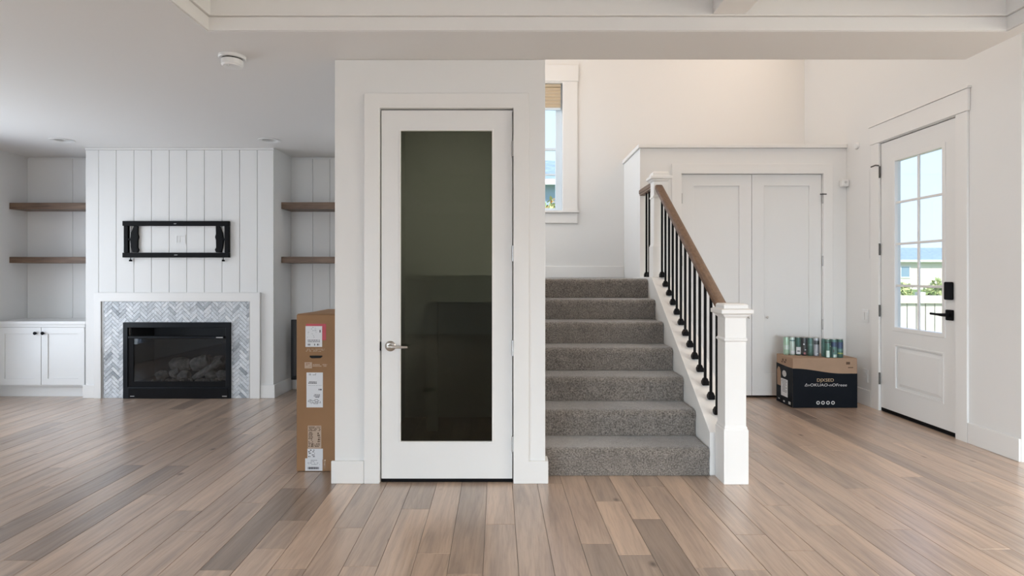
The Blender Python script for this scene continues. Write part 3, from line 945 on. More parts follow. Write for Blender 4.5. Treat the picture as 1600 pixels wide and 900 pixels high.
# ------------------------------------------------------------------ fireplace
fp = empty('fireplace', (-3.26, 5.59, 0), 'black gas fireplace in herringbone marble tile with white square surround', 'fireplace')
slab('y', 5.570, 5.5995, -4.067, -2.453, 0, 1.031, [(-4.0, -2.549, -0.1, 0.945)]).build('mantel_surround', 'trim', fp, bevel=0.003)
slab('y', 5.594, 5.599, -3.999, -2.550, 0, 0.944, [(-3.783, -2.738, -0.1, 0.741)]).build('tile_bed', 'grout', fp)
for x0, x1 in ((-3.999, -3.984), (-2.562, -2.550)):
    MB().box(x0, x1, 5.584, 5.593, 0, 0.944).build('edge_strip', 'hinge', fp)
L, W, G = 0.098, 0.0295, 0.0011
c45 = math.sqrt(0.5)
tx0, tx1, tz1 = -3.983, -2.563, 0.943
hx0, hx1, hz1 = -3.784, -2.737, 0.742
count = 0
small = MB()
rt = random.Random(11)
for i in range(-60, 60):
    for j in range(-30, 30):
        a0, b0 = i * W + j * L, i * W - j * L
        for q in (0, 1):
            if q == 0:
                r = [(a0 + G, b0 + G), (a0 + L - G, b0 + G), (a0 + L - G, b0 + W - G), (a0 + G, b0 + W - G)]
            else:
                r = [(a0 + G, b0 + W + G), (a0 + W - G, b0 + W + G), (a0 + W - G, b0 + W + L - G), (a0 + G, b0 + W + L - G)]
            p = [(-3.27 + (a - b) * c45, 0.45 + (a + b) * c45) for a, b in r]
            if min(z for _, z in p) > tz1 or max(z for _, z in p) < 0 or min(x for x, _ in p) > tx1 or max(x for x, _ in p) < tx0:
                continue
            p = clip(p, -1, 0, -tx0); p = clip(p, 1, 0, tx1) if p else p
            p = clip(p, 0, 1, tz1) if p else p
            p = clip(p, 0, -1, -0.001) if p else p
            if len(p) < 3: continue
            if min(z for _, z in p) >= hz1 or max(x for x, _ in p) <= hx0 or min(x for x, _ in p) >= hx1:
                cand = [p]
            else:                                        # cut round the firebox opening
                cand = [clip(p, 1, 0, hx0), clip(p, -1, 0, -hx1)]
                t = clip(p, 0, -1, -hz1)
                t = clip(t, -1, 0, -hx0) if t else t
                cand.append(clip(t, 1, 0, hx1) if t else t)
            cand = [c for c in cand if len(c) >= 3 and poly_area(c) > 1e-5]
            if not cand: continue
            area_t = sum(poly_area(c) for c in cand)
            ct = max(cand, key=poly_area)
            cx, cz = sum(x for x, _ in ct) / len(ct), sum(z for _, z in ct) / len(ct)
            yy = 5.5875 + rt.uniform(-0.0007, 0.0007)
            mi = rt.choices([0, 1, 2, 3, 4], [38, 26, 26, 9, 3 + 6 * (cx > -2.8)])[0]
            dst = small if area_t < 0.0009 else MB()
            for c in cand:
                ins = [(x + (cx - x) * 0.04, z + (cz - z) * 0.04) for x, z in c] if len(cand) == 1 else c
                dst.loft([[(x, 5.5935, z) for x, z in c], [(x, yy + 0.001, z) for x, z in c], [(x, yy, z) for x, z in ins]])
            if dst is not small:
                dst.build('tile', 'tile%d' % mi, fp)
                count += 1
o = small.build('tile_cuttings', 'tile0', fp)
o['kind'] = 'stuff'
print('tiles', count)
# firebox
FX0, FX1 = -3.782, -2.739
fb = slab('y', 5.566, 5.592, FX0, FX1, 0.001, 0.740, [(FX0 + 0.045, FX1 - 0.045, 0.112, 0.690)]).build('firebox_frame', 'black_gloss', fp, bevel=0.003)
MB().box(FX0 + 0.055, FX1 - 0.02, 5.562, 5.5655, 0.006, 0.098).build('lower_panel', 'black', fp, bevel=0.002)
MB().box(FX0 + 0.062, FX1 - 0.055, 5.545, 5.585, 0.588, 0.606).build('hood', 'black_gloss', fp, bevel=0.003)
slab('y', 5.575, 5.590, FX0 + 0.046, FX1 - 0.046, 0.113, 0.610, [(FX0 + 0.098, FX1 - 0.046 - 0.002, 0.165, 0.582)]).build('door_frame', 'black', fp)
MB().box(FX0 + 0.099, FX1 - 0.049, 5.580, 5.584, 0.166, 0.581).build('glass', 'fire_glass', fp)
lin = MB()
lin.box(FX0 + 0.04, FX1 - 0.04, 5.98, 6.0, 0.02, 0.70)
liner = lin.build('firebox_liner', 'firebrick', fp)
MB().box(FX0 + 0.04, FX0 + 0.05, 5.62, 5.979, 0.02, 0.70).build('liner_side', 'firebrick', fp)
MB().box(FX1 - 0.05, FX1 - 0.04, 5.62, 5.979, 0.02, 0.70).build('liner_side', 'firebrick', fp)
MB().box(FX0 + 0.051, FX1 - 0.051, 5.62, 5.979, 0.69, 0.70).build('liner_top', 'firebrick', fp)
MB().box(FX0 + 0.051, FX1 - 0.051, 5.62, 5.979, 0.13, 0.15).build('burner_tray', 'firebrick', fp)


def log(p, q, r, sd):
    p, q = Vector(p), Vector(q)
    rn = random.Random(sd)
    rings = []
    dirv = (q - p).normalized()
    a = dirv.cross(Vector((0, 0, 1))).normalized()
    b = a.cross(dirv)
    for i in range(7):
        t = i / 6
        c = p.lerp(q, t) + Vector((0, 0, 0.012 * math.sin(t * 3 + sd)))
        rr = r * (0.82 + 0.3 * math.sin(math.pi * t))
        rings.append([tuple(c + (a * math.cos(2 * math.pi * k / 12) + b * math.sin(2 * math.pi * k / 12)) * rr * rn.uniform(0.85, 1.15)) for k in range(12)])
    o = MB().loft(rings).build('log', 'log', fp, smooth=True)
log((-3.54, 5.70, 0.180), (-3.45, 5.74, 0.225), 0.040, 1)
log((-3.46, 5.82, 0.285), (-3.27, 5.84, 0.305), 0.062, 2)
log((-3.25, 5.84, 0.285), (-3.07, 5.82, 0.345), 0.070, 3)
log((-3.17, 5.70, 0.185), (-2.92, 5.76, 0.335), 0.030, 4)
log((-3.08, 5.87, 0.30), (-2.95, 5.86, 0.325), 0.050, 5)
log((-3.32, 5.72, 0.190), (-3.22, 5.71, 0.200), 0.042, 6)
log((-3.07, 5.74, 0.190), (-2.97, 5.76, 0.205), 0.042, 7)
log((-2.95, 5.73, 0.185), (-2.86, 5.76, 0.225), 0.040, 8)
log((-3.42, 5.74, 0.200), (-3.34, 5.76, 0.240), 0.045, 9)
em = random.Random(3)
eb = MB()
for i in range(90):
    x, y = em.uniform(-3.56, -2.82), em.uniform(5.64, 5.78)
    eb.lathe([(0.006, 0), (0.014, 0.008), (0.010, 0.018), (0.002, 0.022)], (x, y, 0.150), 'z', 6)
o = eb.build('ember_bed', 'log', fp)
o['kind'] = 'stuff'
MB().box(FX1 - 0.125, FX1 - 0.06, 5.543, 5.5448, 0.592, 0.602).build('badge', 'hinge', fp)
MB().box(FX1 - 0.075, FX1 - 0.03, 5.5605, 5.5618, 0.020, 0.029).build('badge', 'hinge', fp)
MB().box(FX0 + 0.075, FX0 + 0.115, 5.5605, 5.5618, 0.022, 0.028).build('badge', 'hinge', fp)

# ------------------------------------------------------------------ empty television bracket above the fireplace
MXa, MXb, MZ0, MZ1 = -3.775, -2.752, 1.372, 1.727
tv = empty('wall_bracket', (-3.265, 5.58, MZ0), 'empty black metal television bracket on the white board wall above the fireplace', 'bracket')
MB().box(MXa - 0.012, MXb, 5.565, 5.598, MZ1 - 0.047, MZ1).build('rail', 'black', tv, bevel=0.003)
MB().box(MXa - 0.012, MXb, 5.565, 5.598, MZ0, MZ0 + 0.047).build('rail', 'black', tv, bevel=0.003)
for s, x0, x1 in ((0, MXa, MXa + 0.040), (1, MXb - 0.044, MXb - 0.001)):
    MB().box(x0, x1, 5.567, 5.598, MZ0 + 0.048, MZ1 - 0.048).build('upright', 'black', tv, bevel=0.002)
for sgn, xo in ((1, MXa), (-1, MXb)):
    pl = [(0.080, 0.05), (0.128, 0.05), (0.140, 0.075), (0.128, 0.10), (0.130, 0.17), (0.138, 0.20), (0.130, 0.23), (0.132, 0.306), (0.095, 0.306), (0.068, 0.24), (0.058, 0.178), (0.065, 0.11)]
    MB().prism([(xo + sgn * a, MZ0 + b) for a, b in pl], 'y', 5.572, 5.594).build('side_arm', 'black', tv, bevel=0.002)
    MB().box(*sorted((xo + sgn * 0.040, xo + sgn * 0.060)), 5.572, 5.590, MZ0 + 0.168, MZ0 + 0.186).build('pivot', 'black', tv)
    MB().box(*sorted((xo + sgn * 0.0505, xo + sgn * 0.0545)), 5.585, 5.593, MZ0 + 0.05, MZ1 - 0.05).build('slide', 'hinge', tv)
    xs_ = xo + sgn * 0.060
    cd = MB().tube([(xs_, 5.580, MZ0 - 0.001), (xs_, 5.579, MZ0 - 0.020)], 0.004, 8).build('pull_cord', 'black', tv)
    MB().lathe([(0.004, 0.006), (0.012, 0.001), (0.015, -0.010), (0.010, -0.014), (0, -0.014)], (xs_, 5.579, MZ0 - 0.024), 'z', 14).build('pull_knob', 'black', cd, smooth=True)
MB().box(-3.285, -3.262, 5.5640, 5.5648, MZ1 - 0.030, MZ1 - 0.024).build('badge', 'hinge', tv)
MB().box(-3.282, -3.250, 5.5640, 5.5648, MZ0 + 0.022, MZ0 + 0.027).build('badge', 'hinge', tv)
op = empty('wall_outlet', (-3.235, 5.599, 1.51), 'white recessed outlet plate in the middle of the television bracket', 'outlet')
slab('y', 5.595, 5.5995, -3.285, -3.19, 1.505, 1.595, [(-3.272, -3.204, 1.518, 1.582)]).build('plate', 'plastic', op, bevel=0.001)
MB().box(-3.268, -3.244, 5.597, 5.5995, 1.522, 1.578).build('socket', 'plastic', op, bevel=0.001)

# ------------------------------------------------------------------ built-in cabinet and shelves
cab = empty('built_in_cabinet', (-4.64, 5.83, 0), 'low white two door cabinet built into the alcove left of the fireplace', 'cabinet')
CX0, CX1 = -5.108, -4.187
MB().box(CX0, CX1, 5.640, YA - 0.014, 0.105, 0.716).build('carcass', 'cabinet', cab)
MB().box(CX0, CX1 + 0.015, 5.606, YA - 0.014, 0.717, 0.748).build('countertop', 'cabinet', cab, bevel=0.004)
MB().box(CX0, CX1, 5.680, 5.695, 0.0, 0.104).build('toe_kick', 'cabinet', cab)
MB().box(CX0, CX1, 5.617, 5.6395, 0.690, 0.7165).build('top_rail', 'cabinet', cab, bevel=0.001)
for a, b, kx in ((-5.04, -4.622, -4.664), (-4.616, -4.195, -4.590)):
    dr = slab('y', 5.618, 5.639, a, b, 0.122, 0.688, [(a + 0.062, b - 0.062, 0.184, 0.626)]).build('door', 'cabinet', cab, bevel=0.0015)
    MB().box(a + 0.0625, b - 0.0625, 5.628, 5.636, 0.1845, 0.6255).build('panel', 'cabinet', dr)
    MB().lathe([(0.006, 0), (0.006, -0.012), (0.015, -0.016), (0.016, -0.024), (0.011, -0.030), (0, -0.031)], (kx, 5.618, 0.632), 'y', 18).build('knob', 'black', dr, smooth=True)

for nm, x0, x1, y0, zt, th, lab in (
        ('a', XL + 0.001, -4.171, 5.82, 1.937, 0.066, 'thick walnut floating shelf in the left alcove, the upper one'),
        ('b', XL + 0.001, -4.171, 5.82, 1.386, 0.062, 'thick walnut floating shelf in the left alcove, the lower one above the white cabinet'),
        ('c', -2.329, -1.026, 5.78, 1.937, 0.068, 'walnut floating shelf right of the fireplace, the upper of the two'),
        ('d', -2.329, -1.026, 5.78, 1.386, 0.062, 'walnut floating shelf right of the fireplace, lower one above the cardboard box')):
    o = MB().box(x0, x1, y0, YA - 0.013, zt - th, zt).build('floating_shelf', 'shelf', None, bevel=0.003)
    tag(o, lab, 'shelf', 'walnut shelves beside the fireplace')

# ------------------------------------------------------------------ ceiling fittings
for (x, y), lab in zip(CAN, ('round white recessed downlight above the left alcove', 'round white recessed downlight above the right end of the chimney wall')):
    rl = empty('recessed_light', (x, y, ZC - 0.006), lab, 'ceiling light', 'recessed downlights in the living room ceiling')
    MB().lathe([(0.064, ZC - 0.001), (0.099, ZC - 0.001), (0.1, ZC - 0.004), (0.096, ZC - 0.007), (0.070, ZC - 0.006), (0.064, ZC - 0.001)], (x, y, 0), 'z', 36, cap=False).build('trim_ring', 'plastic', rl, smooth=True)
    MB().lathe([(0.0635, ZC - 0.001), (0.050, ZC + 0.055), (0.048, ZC + 0.058), (0.061, ZC + 0.060), (0.0645, ZC - 0.001)], (x, y, 0), 'z', 36, cap=False).build('reflector_cup', 'cup', rl, smooth=True)
    MB().lathe([(0.0, ZC + 0.052), (0.047, ZC + 0.056), (0.047, ZC + 0.060), (0.0, ZC + 0.060)], (x, y, 0), 'z', 24, cap=False).build('lens', 'lens', rl, smooth=True)
sd = empty('smoke_detector', (-1.592, 3.26, ZC - 0.06), 'round white smoke detector on the ceiling left of the pantry', 'smoke detector')
MB().lathe([(0.0, ZC - 0.0005), (0.073, ZC - 0.0005), (0.074, ZC - 0.010), (0.069, ZC - 0.016), (0.058, ZC - 0.0165), (0.0, ZC - 0.0165)], (-1.592, 3.26, 0), 'z', 40, cap=False).build('mounting_plate', 'plastic', sd, smooth=True)
MB().lathe([(0.054, ZC - 0.017), (0.054, ZC - 0.0235)], (-1.592, 3.26, 0), 'z', 40).build('vent_gap', 'dark', sd)
MB().lathe([(0.058, ZC - 0.024), (0.058, ZC - 0.052), (0.050, ZC - 0.060), (0.0, ZC - 0.062)], (-1.592, 3.26, 0), 'z', 40).build('body', 'plastic', sd, smooth=True)
MB().lathe([(0.008, ZC - 0.0615), (0.007, ZC - 0.067), (0, ZC - 0.068)], (-1.598, 3.225, 0), 'z', 12).build('test_button', 'lens', sd, smooth=True)

# ------------------------------------------------------------------ entry wall devices
sn = empty('motion_sensor', (3.235, 5.57, 1.94), 'small white motion sensor in the corner right of the closet doors', 'sensor')
MB().box(3.195, 3.268, 5.545, 5.599, 2.060, 2.128).build('body', 'plastic', sn, bevel=0.012, seg=3)
MB().lathe([(0.013, 0), (0.012, -0.006), (0.0, -0.009)], (3.232, 5.545, 2.100), 'y', 16).build('lens', 'lens', sn, smooth=True)
cm = MB().lathe([(0.0, 0.0), (0.032, 0.0), (0.034, -0.010), (0.028, -0.022), (0.0, -0.024)], (XR, 5.42, 2.425), 'x', 24, cap=False).build('door_chime', 'plastic', None, smooth=True)
tag(cm, 'tiny round white chime high on the wall left of the front door', 'chime')
pn = slab('x', XR - 0.002, XR - 0.0003, 5.235, 5.40, 1.35, 2.172).build('wiring_cover', 'wall', None)
tag(pn, 'tall flush white wiring cover on the wall beside the front door hinges', 'cover')
sw = empty('light_switch', (XR, 5.29, 0.77), 'white double light switch on the wall left of the front door', 'switch')
MB().box(XR - 0.008, XR - 0.0005, 5.245, 5.335, 0.765, 0.885).build('plate', 'plastic', sw, bevel=0.002)
for y in (5.268, 5.312):
    MB().box(XR - 0.014, XR - 0.0085, y - 0.014, y + 0.014, 0.79, 0.86).build('rocker', 'plastic', sw, bevel=0.002)
ol = empty('wall_outlet', (XR, 5.30, 0.22), 'white wall outlet low beside the black and brown carton', 'outlet')
MB().box(XR - 0.008, XR - 0.0005, 5.255, 5.33, 0.215, 0.335).build('plate', 'plastic', ol, bevel=0.002)
for z in (0.245, 0.295):
    MB().box(XR - 0.011, XR - 0.0085, 5.275, 5.310, z - 0.015, z + 0.015).build('socket', 'plastic', ol, bevel=0.002)

# ------------------------------------------------------------------ tall cardboard box
BX0, BX1, BY0, BY1, BZ = -1.318, -1.048, 3.502, 4.10, 0.958
bx = empty('shipping_box', (-1.18, 3.8, 0), 'tall narrow brown cardboard box with shipping labels standing beside the pantry wall', 'box')
MB().box(BX0, BX1, BY0, BY1, 0.001, BZ).build('carton', 'kraft', bx, bevel=0.004)
MB().add([(BX0 + 0.005, BY0 + 0.002, BZ + 0.001), (BX1, BY0 + 0.002, BZ + 0.001), (BX1, BY1 - 0.1, BZ + 0.018), (BX0 + 0.09, BY1 - 0.1, BZ + 0.004),
          (BX0 + 0.005, BY0 + 0.002, BZ + 0.005), (BX1, BY0 + 0.002, BZ + 0.005), (BX1, BY1 - 0.1, BZ + 0.023), (BX0 + 0.09, BY1 - 0.1, BZ + 0.008)],
         [(0, 3, 2, 1), (4, 5, 6, 7), (0, 1, 5, 4), (1, 2, 6, 5), (2, 3, 7, 6), (3, 0, 4, 7)]).build('top_flap', 'kraft', bx)
def bpx(x): return (x - 800) * BY0 / 895
def bpz(y): return 1.2 - (y - 430) * BY0 / 895
def sticker(x0, x1, y0, y1, t0, t1, m, name='label'):
    return MB().box(bpx(x0), bpx(x1), BY0 - t1, BY0 - t0, bpz(y1), bpz(y0)).build(name, m, bx)
sticker(478.5, 509.5, 506, 531.5, 0.0004, 0.0012, 'red', 'pouch')
l1 = sticker(477.5, 503.5, 509.5, 542, 0.0013, 0.0020, 'paper', 'shipping_label')
l2 = sticker(479, 504.5, 582, 636.5, 0.0004, 0.0010, 'paper', 'shipping_label')
l3 = sticker(480.5, 504.5, 701, 718, 0.0004, 0.0010, 'paper', 'shipping_label')
l4 = sticker(477, 504, 716, 735.5, 0.0011, 0.0018, 'paper', 'shipping_label')
sticker(481, 502, 665, 700.5, 0.0003, 0.0008, 'ink_pale', 'printed_panel')
lr = random.Random(5)
def print_lines(parent, t, x0, x1, y0, y1, m, rows, dens=0.7, h=0.55):
    mb = MB()
    for k in range(rows):
        ya = y0 + (y1 - y0) * k / rows
        yb = ya + (y1 - y0) / rows * h
        x = x0 + lr.uniform(0, 1.5)
        while x < x1 - 0.6:
            w = lr.uniform(0.5, 2.6)
            if lr.random() < dens:
                mb.box(bpx(x), bpx(min(x + w, x1)), BY0 - t - 0.0003, BY0 - t, bpz(yb), bpz(ya))
            x += w + lr.uniform(0.3, 0.9)
    o = mb.build('print', m, parent)
    o['kind'] = 'stuff'
print_lines(l1, 0.0021, 479.5, 495, 511, 529, 'ink_grey', 7, 0.4, 0.3)
print_lines(l1, 0.0021, 498, 501, 515.5, 519.5, 'ink', 1, 1, 1)
print_lines(l1, 0.0021, 480, 500.5, 531, 535.5, 'ink', 2, 0.85, 0.5)
print_lines(l1, 0.0021, 479, 500, 537, 540.5, 'ink', 1, 0.4, 0.8)
print_lines(l2, 0.0011, 482, 495.5, 583.5, 587, 'ink', 2, 0.8, 0.5)
print_lines(l2, 0.0011, 482, 495, 596, 600, 'ink', 2, 0.9, 0.7)
print_lines(l2, 0.0011, 497, 503, 607.5, 610, 'ink', 1, 0.9, 0.9)
print_lines(l2, 0.0011, 480.5, 502.5, 602, 603, 'ink_grey', 1, 1, 0.5)
print_lines(l2, 0.0011, 490, 500, 616, 622, 'ink', 3, 0.8, 0.6)
print_lines(l2, 0.0011, 481, 501.5, 624, 632, 'ink', 5, 0.6, 0.5)
print_lines(l3, 0.0011, 481.5, 492, 702.5, 715, 'ink', 5, 0.75, 0.6)
print_lines(l4, 0.0019, 480, 500, 718.5, 727, 'ink_grey', 4, 0.6, 0.5)
print_lines(l4, 0.0019, 480, 498.5, 729.5, 733, 'ink', 1, 0.97, 1)
print_lines(bx, 0.0009, 482, 501, 666.5, 674, 'ink_brown', 4, 0.85, 0.6)
print_lines(bx, 0.0009, 482, 489, 675, 699, 'ink_brown', 10, 0.8, 0.6)
print_lines(bx, 0.0009, 496, 500.5, 676, 692, 'ink_brown', 5, 0.85, 0.7)
print_lines(bx, 0.0009, 487, 500.5, 693, 699, 'ink_brown', 3, 0.8, 0.6)
print_lines(bx, 0.0004, 478, 510, 545, 550, 'ink_pale', 3, 0.7, 0.6)
sticker(476, 487.5, 566, 575.5, 0.0004, 0.0009, 'ink_pale', 'tape_patch')
print_lines(bx, 0.0010, 478, 486, 567.5, 574, 'kraft', 3, 0.6, 0.6)
print_lines(bx, 0.0004, 488, 511, 569, 573.5, 'ink_pale', 2, 0.9, 0.7)
hs = MB().prism([(bpx(484), bpz(555.5)), (bpx(503.5), bpz(555.5)), (bpx(504), bpz(557)), (bpx(501), bpz(559.5)), (bpx(487), bpz(559.8)), (bpx(484), bpz(558))], 'y', BY0 - 0.0010, BY0 - 0.0003)
hs.build('hand_hole', 'dark', bx)
MB().box(bpx(505), bpx(509), BY0 - 0.0016, BY0 - 0.0004, bpz(731), bpz(718)).build('clear_tape', 'tape', bx)

# slim black television on its stand behind the box
tvs = empty('television', (-1.75, 5.80, 0), 'slim black panel edge showing just behind the tall cardboard box', 'television')
MB().box(-2.262, -1.20, 5.86, 5.895, 0.13, 0.745).build('screen', 'screen', tvs, bevel=0.004)
MB().box(-1.80, -1.66, 5.87, 5.89, 0.012, 0.13).build('stand_neck', 'black', tvs)
MB().box(-2.0, -1.46, 5.76, 5.98, 0.001, 0.012).build('stand_base', 'black', tvs)

# ------------------------------------------------------------------ black and brown carton by the front door
KX0, KX1, KY0, KY1, KZ = 2.535, 3.118, 5.172, 5.49, 0.451
kb = empty('printed_carton', (2.83, 5.33, 0), 'black and brown printed carton on the floor between closet doors and front door', 'box')
MB().box(KX0, KX1, KY0, KY1, 0.001, KZ).build('carton', 'kraft2', kb, bevel=0.005)
N = 24
wave = []
for i in range(N + 1):
    t = i / N
    wave.append((KX0 + (KX1 - KX0) * t, 0.338 - 0.022 * math.sin((t - 0.02) * 5.2 + 1.75 + math.pi) - 0.008 * t - 0.0))
wave = [(KX0 + (KX1 - KX0) * i / N, 0.335 + 0.023 * math.cos(math.pi * min(1, (i / N) / 0.78))) for i in range(N + 1)]
MB().prism([(KX0 + 0.001, 0.003), (KX1 - 0.001, 0.003)] + wave[::-1], 'y', KY0 - 0.0012, KY0 - 0.0003).build('printed_front', 'carton_black', kb)
side = [(KY0 + (KY1 - KY0) * i / 8, 0.358 + 0.010 * (i / 8) ** 2) for i in range(9)]
MB().prism([(KY0, 0.003), (KY1 - 0.001, 0.003)] + side[::-1], 'x', KX0 - 0.0012, KX0 - 0.0003).build('printed_side', 'carton_black', kb)
def kpx(x): return (x - 800) * KY0 / 895
def kpz(y): return 1.2 - (y - 430) * KY0 / 895
yk = KY0 - 0.0016
text_mb('DJXSED', 0.040, lambda u, v: (kpx(1289.5) + u, yk, kpz(596.2) + v), 0.0, 1.15).build('lettering', 'gold_ink', kb)
text_mb('ΔvOKUAO-nOFreee', 0.036, lambda u, v: (kpx(1290) + u, yk, kpz(603.6) + v), 0.12, 1.22).build('lettering', 'white_ink', kb)
for x in (1278.2, 1285.8, 1293.6, 1301.4):
    rg = MB().lathe([(0.0085, 0), (0.0165, 0), (0.0165, -0.0004), (0.0085, -0.0004), (0.0085, 0)], (kpx(x), KY0 - 0.0013, kpz(629.3)), 'y', 18, cap=False)
    rg.build('icon', 'white_ink', kb)
sm = MB()
sm.box(kpx(1322), kpx(1328), yk, yk + 0.0006, kpz(569.5), kpz(565.5))
sm.build('print', 'ink_brown', kb)
MB().box(kpx(1325), kpx(1333), yk + 0.0004, yk + 0.0008, kpz(575), kpz(573.6)).build('print', 'ink_brown', kb)
# marks on the left side of the carton
xk = KX0 - 0.0016
def side_patch(y0, y1, z0, z1, m, name='print'):
    return MB().box(xk - 0.0003, xk + 0.0003, y0, y1, z0, z1).build(name, m, kb)
lab = side_patch(5.265, 5.395, 0.075, 0.235, 'paper', 'label')
for k in range(9):
    side_patch_m = MB().box(xk - 0.0008, xk - 0.0004, 5.275 + lr.uniform(0, 0.03), 5.36 + lr.uniform(0, 0.03), 0.115 + k * 0.013, 0.122 + k * 0.013)
    side_patch_m.build('print', 'ink_grey', lab)
cup = [(5.33 + 0.040 * math.cos(a), 0.285 + 0.030 * math.sin(a)) for a in [2 * math.pi * k / 16 for k in range(16)]]
MB().prism(cup, 'x', xk - 0.0003, xk + 0.0003).build('print', 'white_ink', kb)
hand = [(5.40, 0.16), (5.47, 0.16), (5.475, 0.30), (5.45, 0.335), (5.42, 0.33), (5.40, 0.29)]
MB().prism(hand, 'x', xk - 0.0003, xk + 0.0003).build('print', 'kraft2', kb)
for (a, b, c, e) in ((5.30, 5.34, 0.388, 0.40), (5.345, 5.37, 0.40, 0.42), (5.29, 5.31, 0.405, 0.425), (5.36, 5.39, 0.385, 0.395)):
    side_patch(a, b, c, e, 'ink_brown')
for (a, b, c, e) in ((5.21, 5.25, 0.02, 0.045), (5.32, 5.35, 0.02, 0.035), (5.42, 5.45, 0.03, 0.04)):
    side_patch(a, b, c, e, 'white_ink')

# ------------------------------------------------------------------ cans in shrink film on the carton
CH, CR = 0.166, 0.0275
can_profile = [(0.020, 0.0), (CR - 0.002, 0.004), (CR, 0.010), (CR, CH - 0.022), (CR - 0.001, CH - 0.016), (0.0225, CH - 0.005), (0.0225, CH - 0.001)]
def cmat(n, c, r=0.3, metal=0.2): M[n] = mat(n, c, r, metal)
cmat('can_pale_green', (0.42, 0.60, 0.46)); cmat('can_white_green', (0.58, 0.68, 0.62)); cmat('can_deep_green', (0.012, 0.085, 0.065))
cmat('can_black', (0.012, 0.018, 0.022)); cmat('can_green', (0.03, 0.12, 0.095)); cmat('can_grey', (0.30, 0.29, 0.32)); cmat('can_mid_green', (0.05, 0.15, 0.115))
cmat('can_navy', (0.02, 0.05, 0.13)); cmat('can_sea', (0.10, 0.22, 0.20)); cmat('can_lime', (0.35, 0.42, 0.10)); cmat('can_pink', (0.40, 0.13, 0.15))
def can(x, y, body, lab, group, bands=(), CR=0.0265):
    can_profile = [(0.020, 0.0), (CR - 0.002, 0.004), (CR, 0.010), (CR, CH - 0.022), (CR - 0.001, CH - 0.016), (0.0225, CH - 0.005), (0.0225, CH - 0.001)]
    c = empty('drink_can', (x, y, KZ + 0.001), lab, 'can', group)
    MB().lathe(can_profile, (x, y, KZ + 0.001), 'z', 22).build('body', body, c, smooth=True)
    MB().lathe([(0.0218, CH - 0.001), (0.0218, CH + 0.001), (0.019, CH + 0.001), (0.018, CH - 0.0005), (0, CH - 0.0005)], (x, y, KZ + 0.001), 'z', 20).build('lid', 'nickel', c, smooth=True)
    for m, z0, z1, a0, a1 in bands:
        rings = []
        for rr in (CR + 0.0002, CR + 0.0008):
            pass
        n = 10
        vs = []
        for k in range(n + 1):
            a = math.radians(a0 + (a1 - a0) * k / n)
            for z in (z0, z1):
                vs.append((x + (CR + 0.0006) * math.cos(a), y + (CR + 0.0006) * math.sin(a), KZ + 0.001 + z))
        MB().add(vs, [(2 * k, 2 * k + 2, 2 * k + 3, 2 * k + 1) for k in range(n)]).build('print', m, c, smooth=True)
    return c
g1, g2 = 'cans in the left shrink wrapped pack', 'cans in the right shrink wrapped pack'
sx_, sy_ = 0.0466, -0.0195
L0 = (2.587, 5.405)
front = [('can_pale_green', 'pale green can at the left end of the pack on the carton', [('can_white_green', 0.05, 0.09, 200, 340)]),
         ('can_white_green', 'whitish green can second from the left in the left pack', [('paper', 0.012, 0.04, 220, 320), ('can_sea', 0.13, 0.142, 190, 350)]),
         ('can_deep_green', 'deep green can with a white lower label in the left pack', [('paper', 0.012, 0.078, 205, 315), ('ink', 0.035, 0.045, 225, 285)]),
         ('can_black', 'black can with small bright specks in the middle of the left pack', [('can_pink', 0.012, 0.03, 235, 275), ('paper', 0.10, 0.112, 225, 250), ('paper', 0.05, 0.058, 255, 285)]),
         ('can_green', 'plain dark green can second from the right in the left pack', [('can_sea', 0.095, 0.112, 210, 290)]),
         ('can_grey', 'grey can with a dark shoulder at the right end of the left pack', [('can_black', 0.108, CH - 0.022, 180, 360), ('paper', 0.02, 0.03, 255, 275)])]
for k, (b, lab, bands) in enumerate(front):
    can(L0[0] + sx_ * k, L0[1] + sy_ * k, b, lab, g1, bands, 0.0247)
for k in range(6):
    can(L0[0] + sx_ * k + 0.0195, L0[1] + sy_ * k + 0.0466, front[(k + 1) % 6][0], ['first', 'second', 'third', 'fourth', 'fifth', 'sixth'][k] + ' can from the left in the back row of the left pack', 'cans in the back row of the left pack', (), 0.0247)
can(2.869, 5.205, 'can_mid_green', 'mid green can with a pale emblem, left in the right pack', g2, [('can_white_green', 0.005, 0.065, 215, 275), ('can_black', 0.135, 0.144, 180, 360), ('paper', 0.10, 0.11, 280, 310)])
can(2.924, 5.205, 'can_sea', 'blue topped sea green can in the middle of the right pack', g2, [('can_navy', 0.10, 0.143, 180, 360), ('can_white_green', 0.004, 0.03, 235, 300), ('ink', 0.05, 0.075, 230, 250)])
can(2.979, 5.205, 'can_green', 'navy topped green can with a lime stripe, right in the right pack', g2, [('can_navy', 0.085, 0.143, 180, 360), ('can_lime', 0.035, 0.046, 200, 320), ('can_sea', 0.06, 0.08, 200, 330)])
can(2.869, 5.260, 'can_sea', 'sea green can behind the mid green can in the right pack', g2)
can(2.924, 5.260, 'can_mid_green', 'green can behind the sea green can in the right pack', g2)
can(2.979, 5.260, 'can_green', 'green can behind the navy topped can in the right pack', g2)


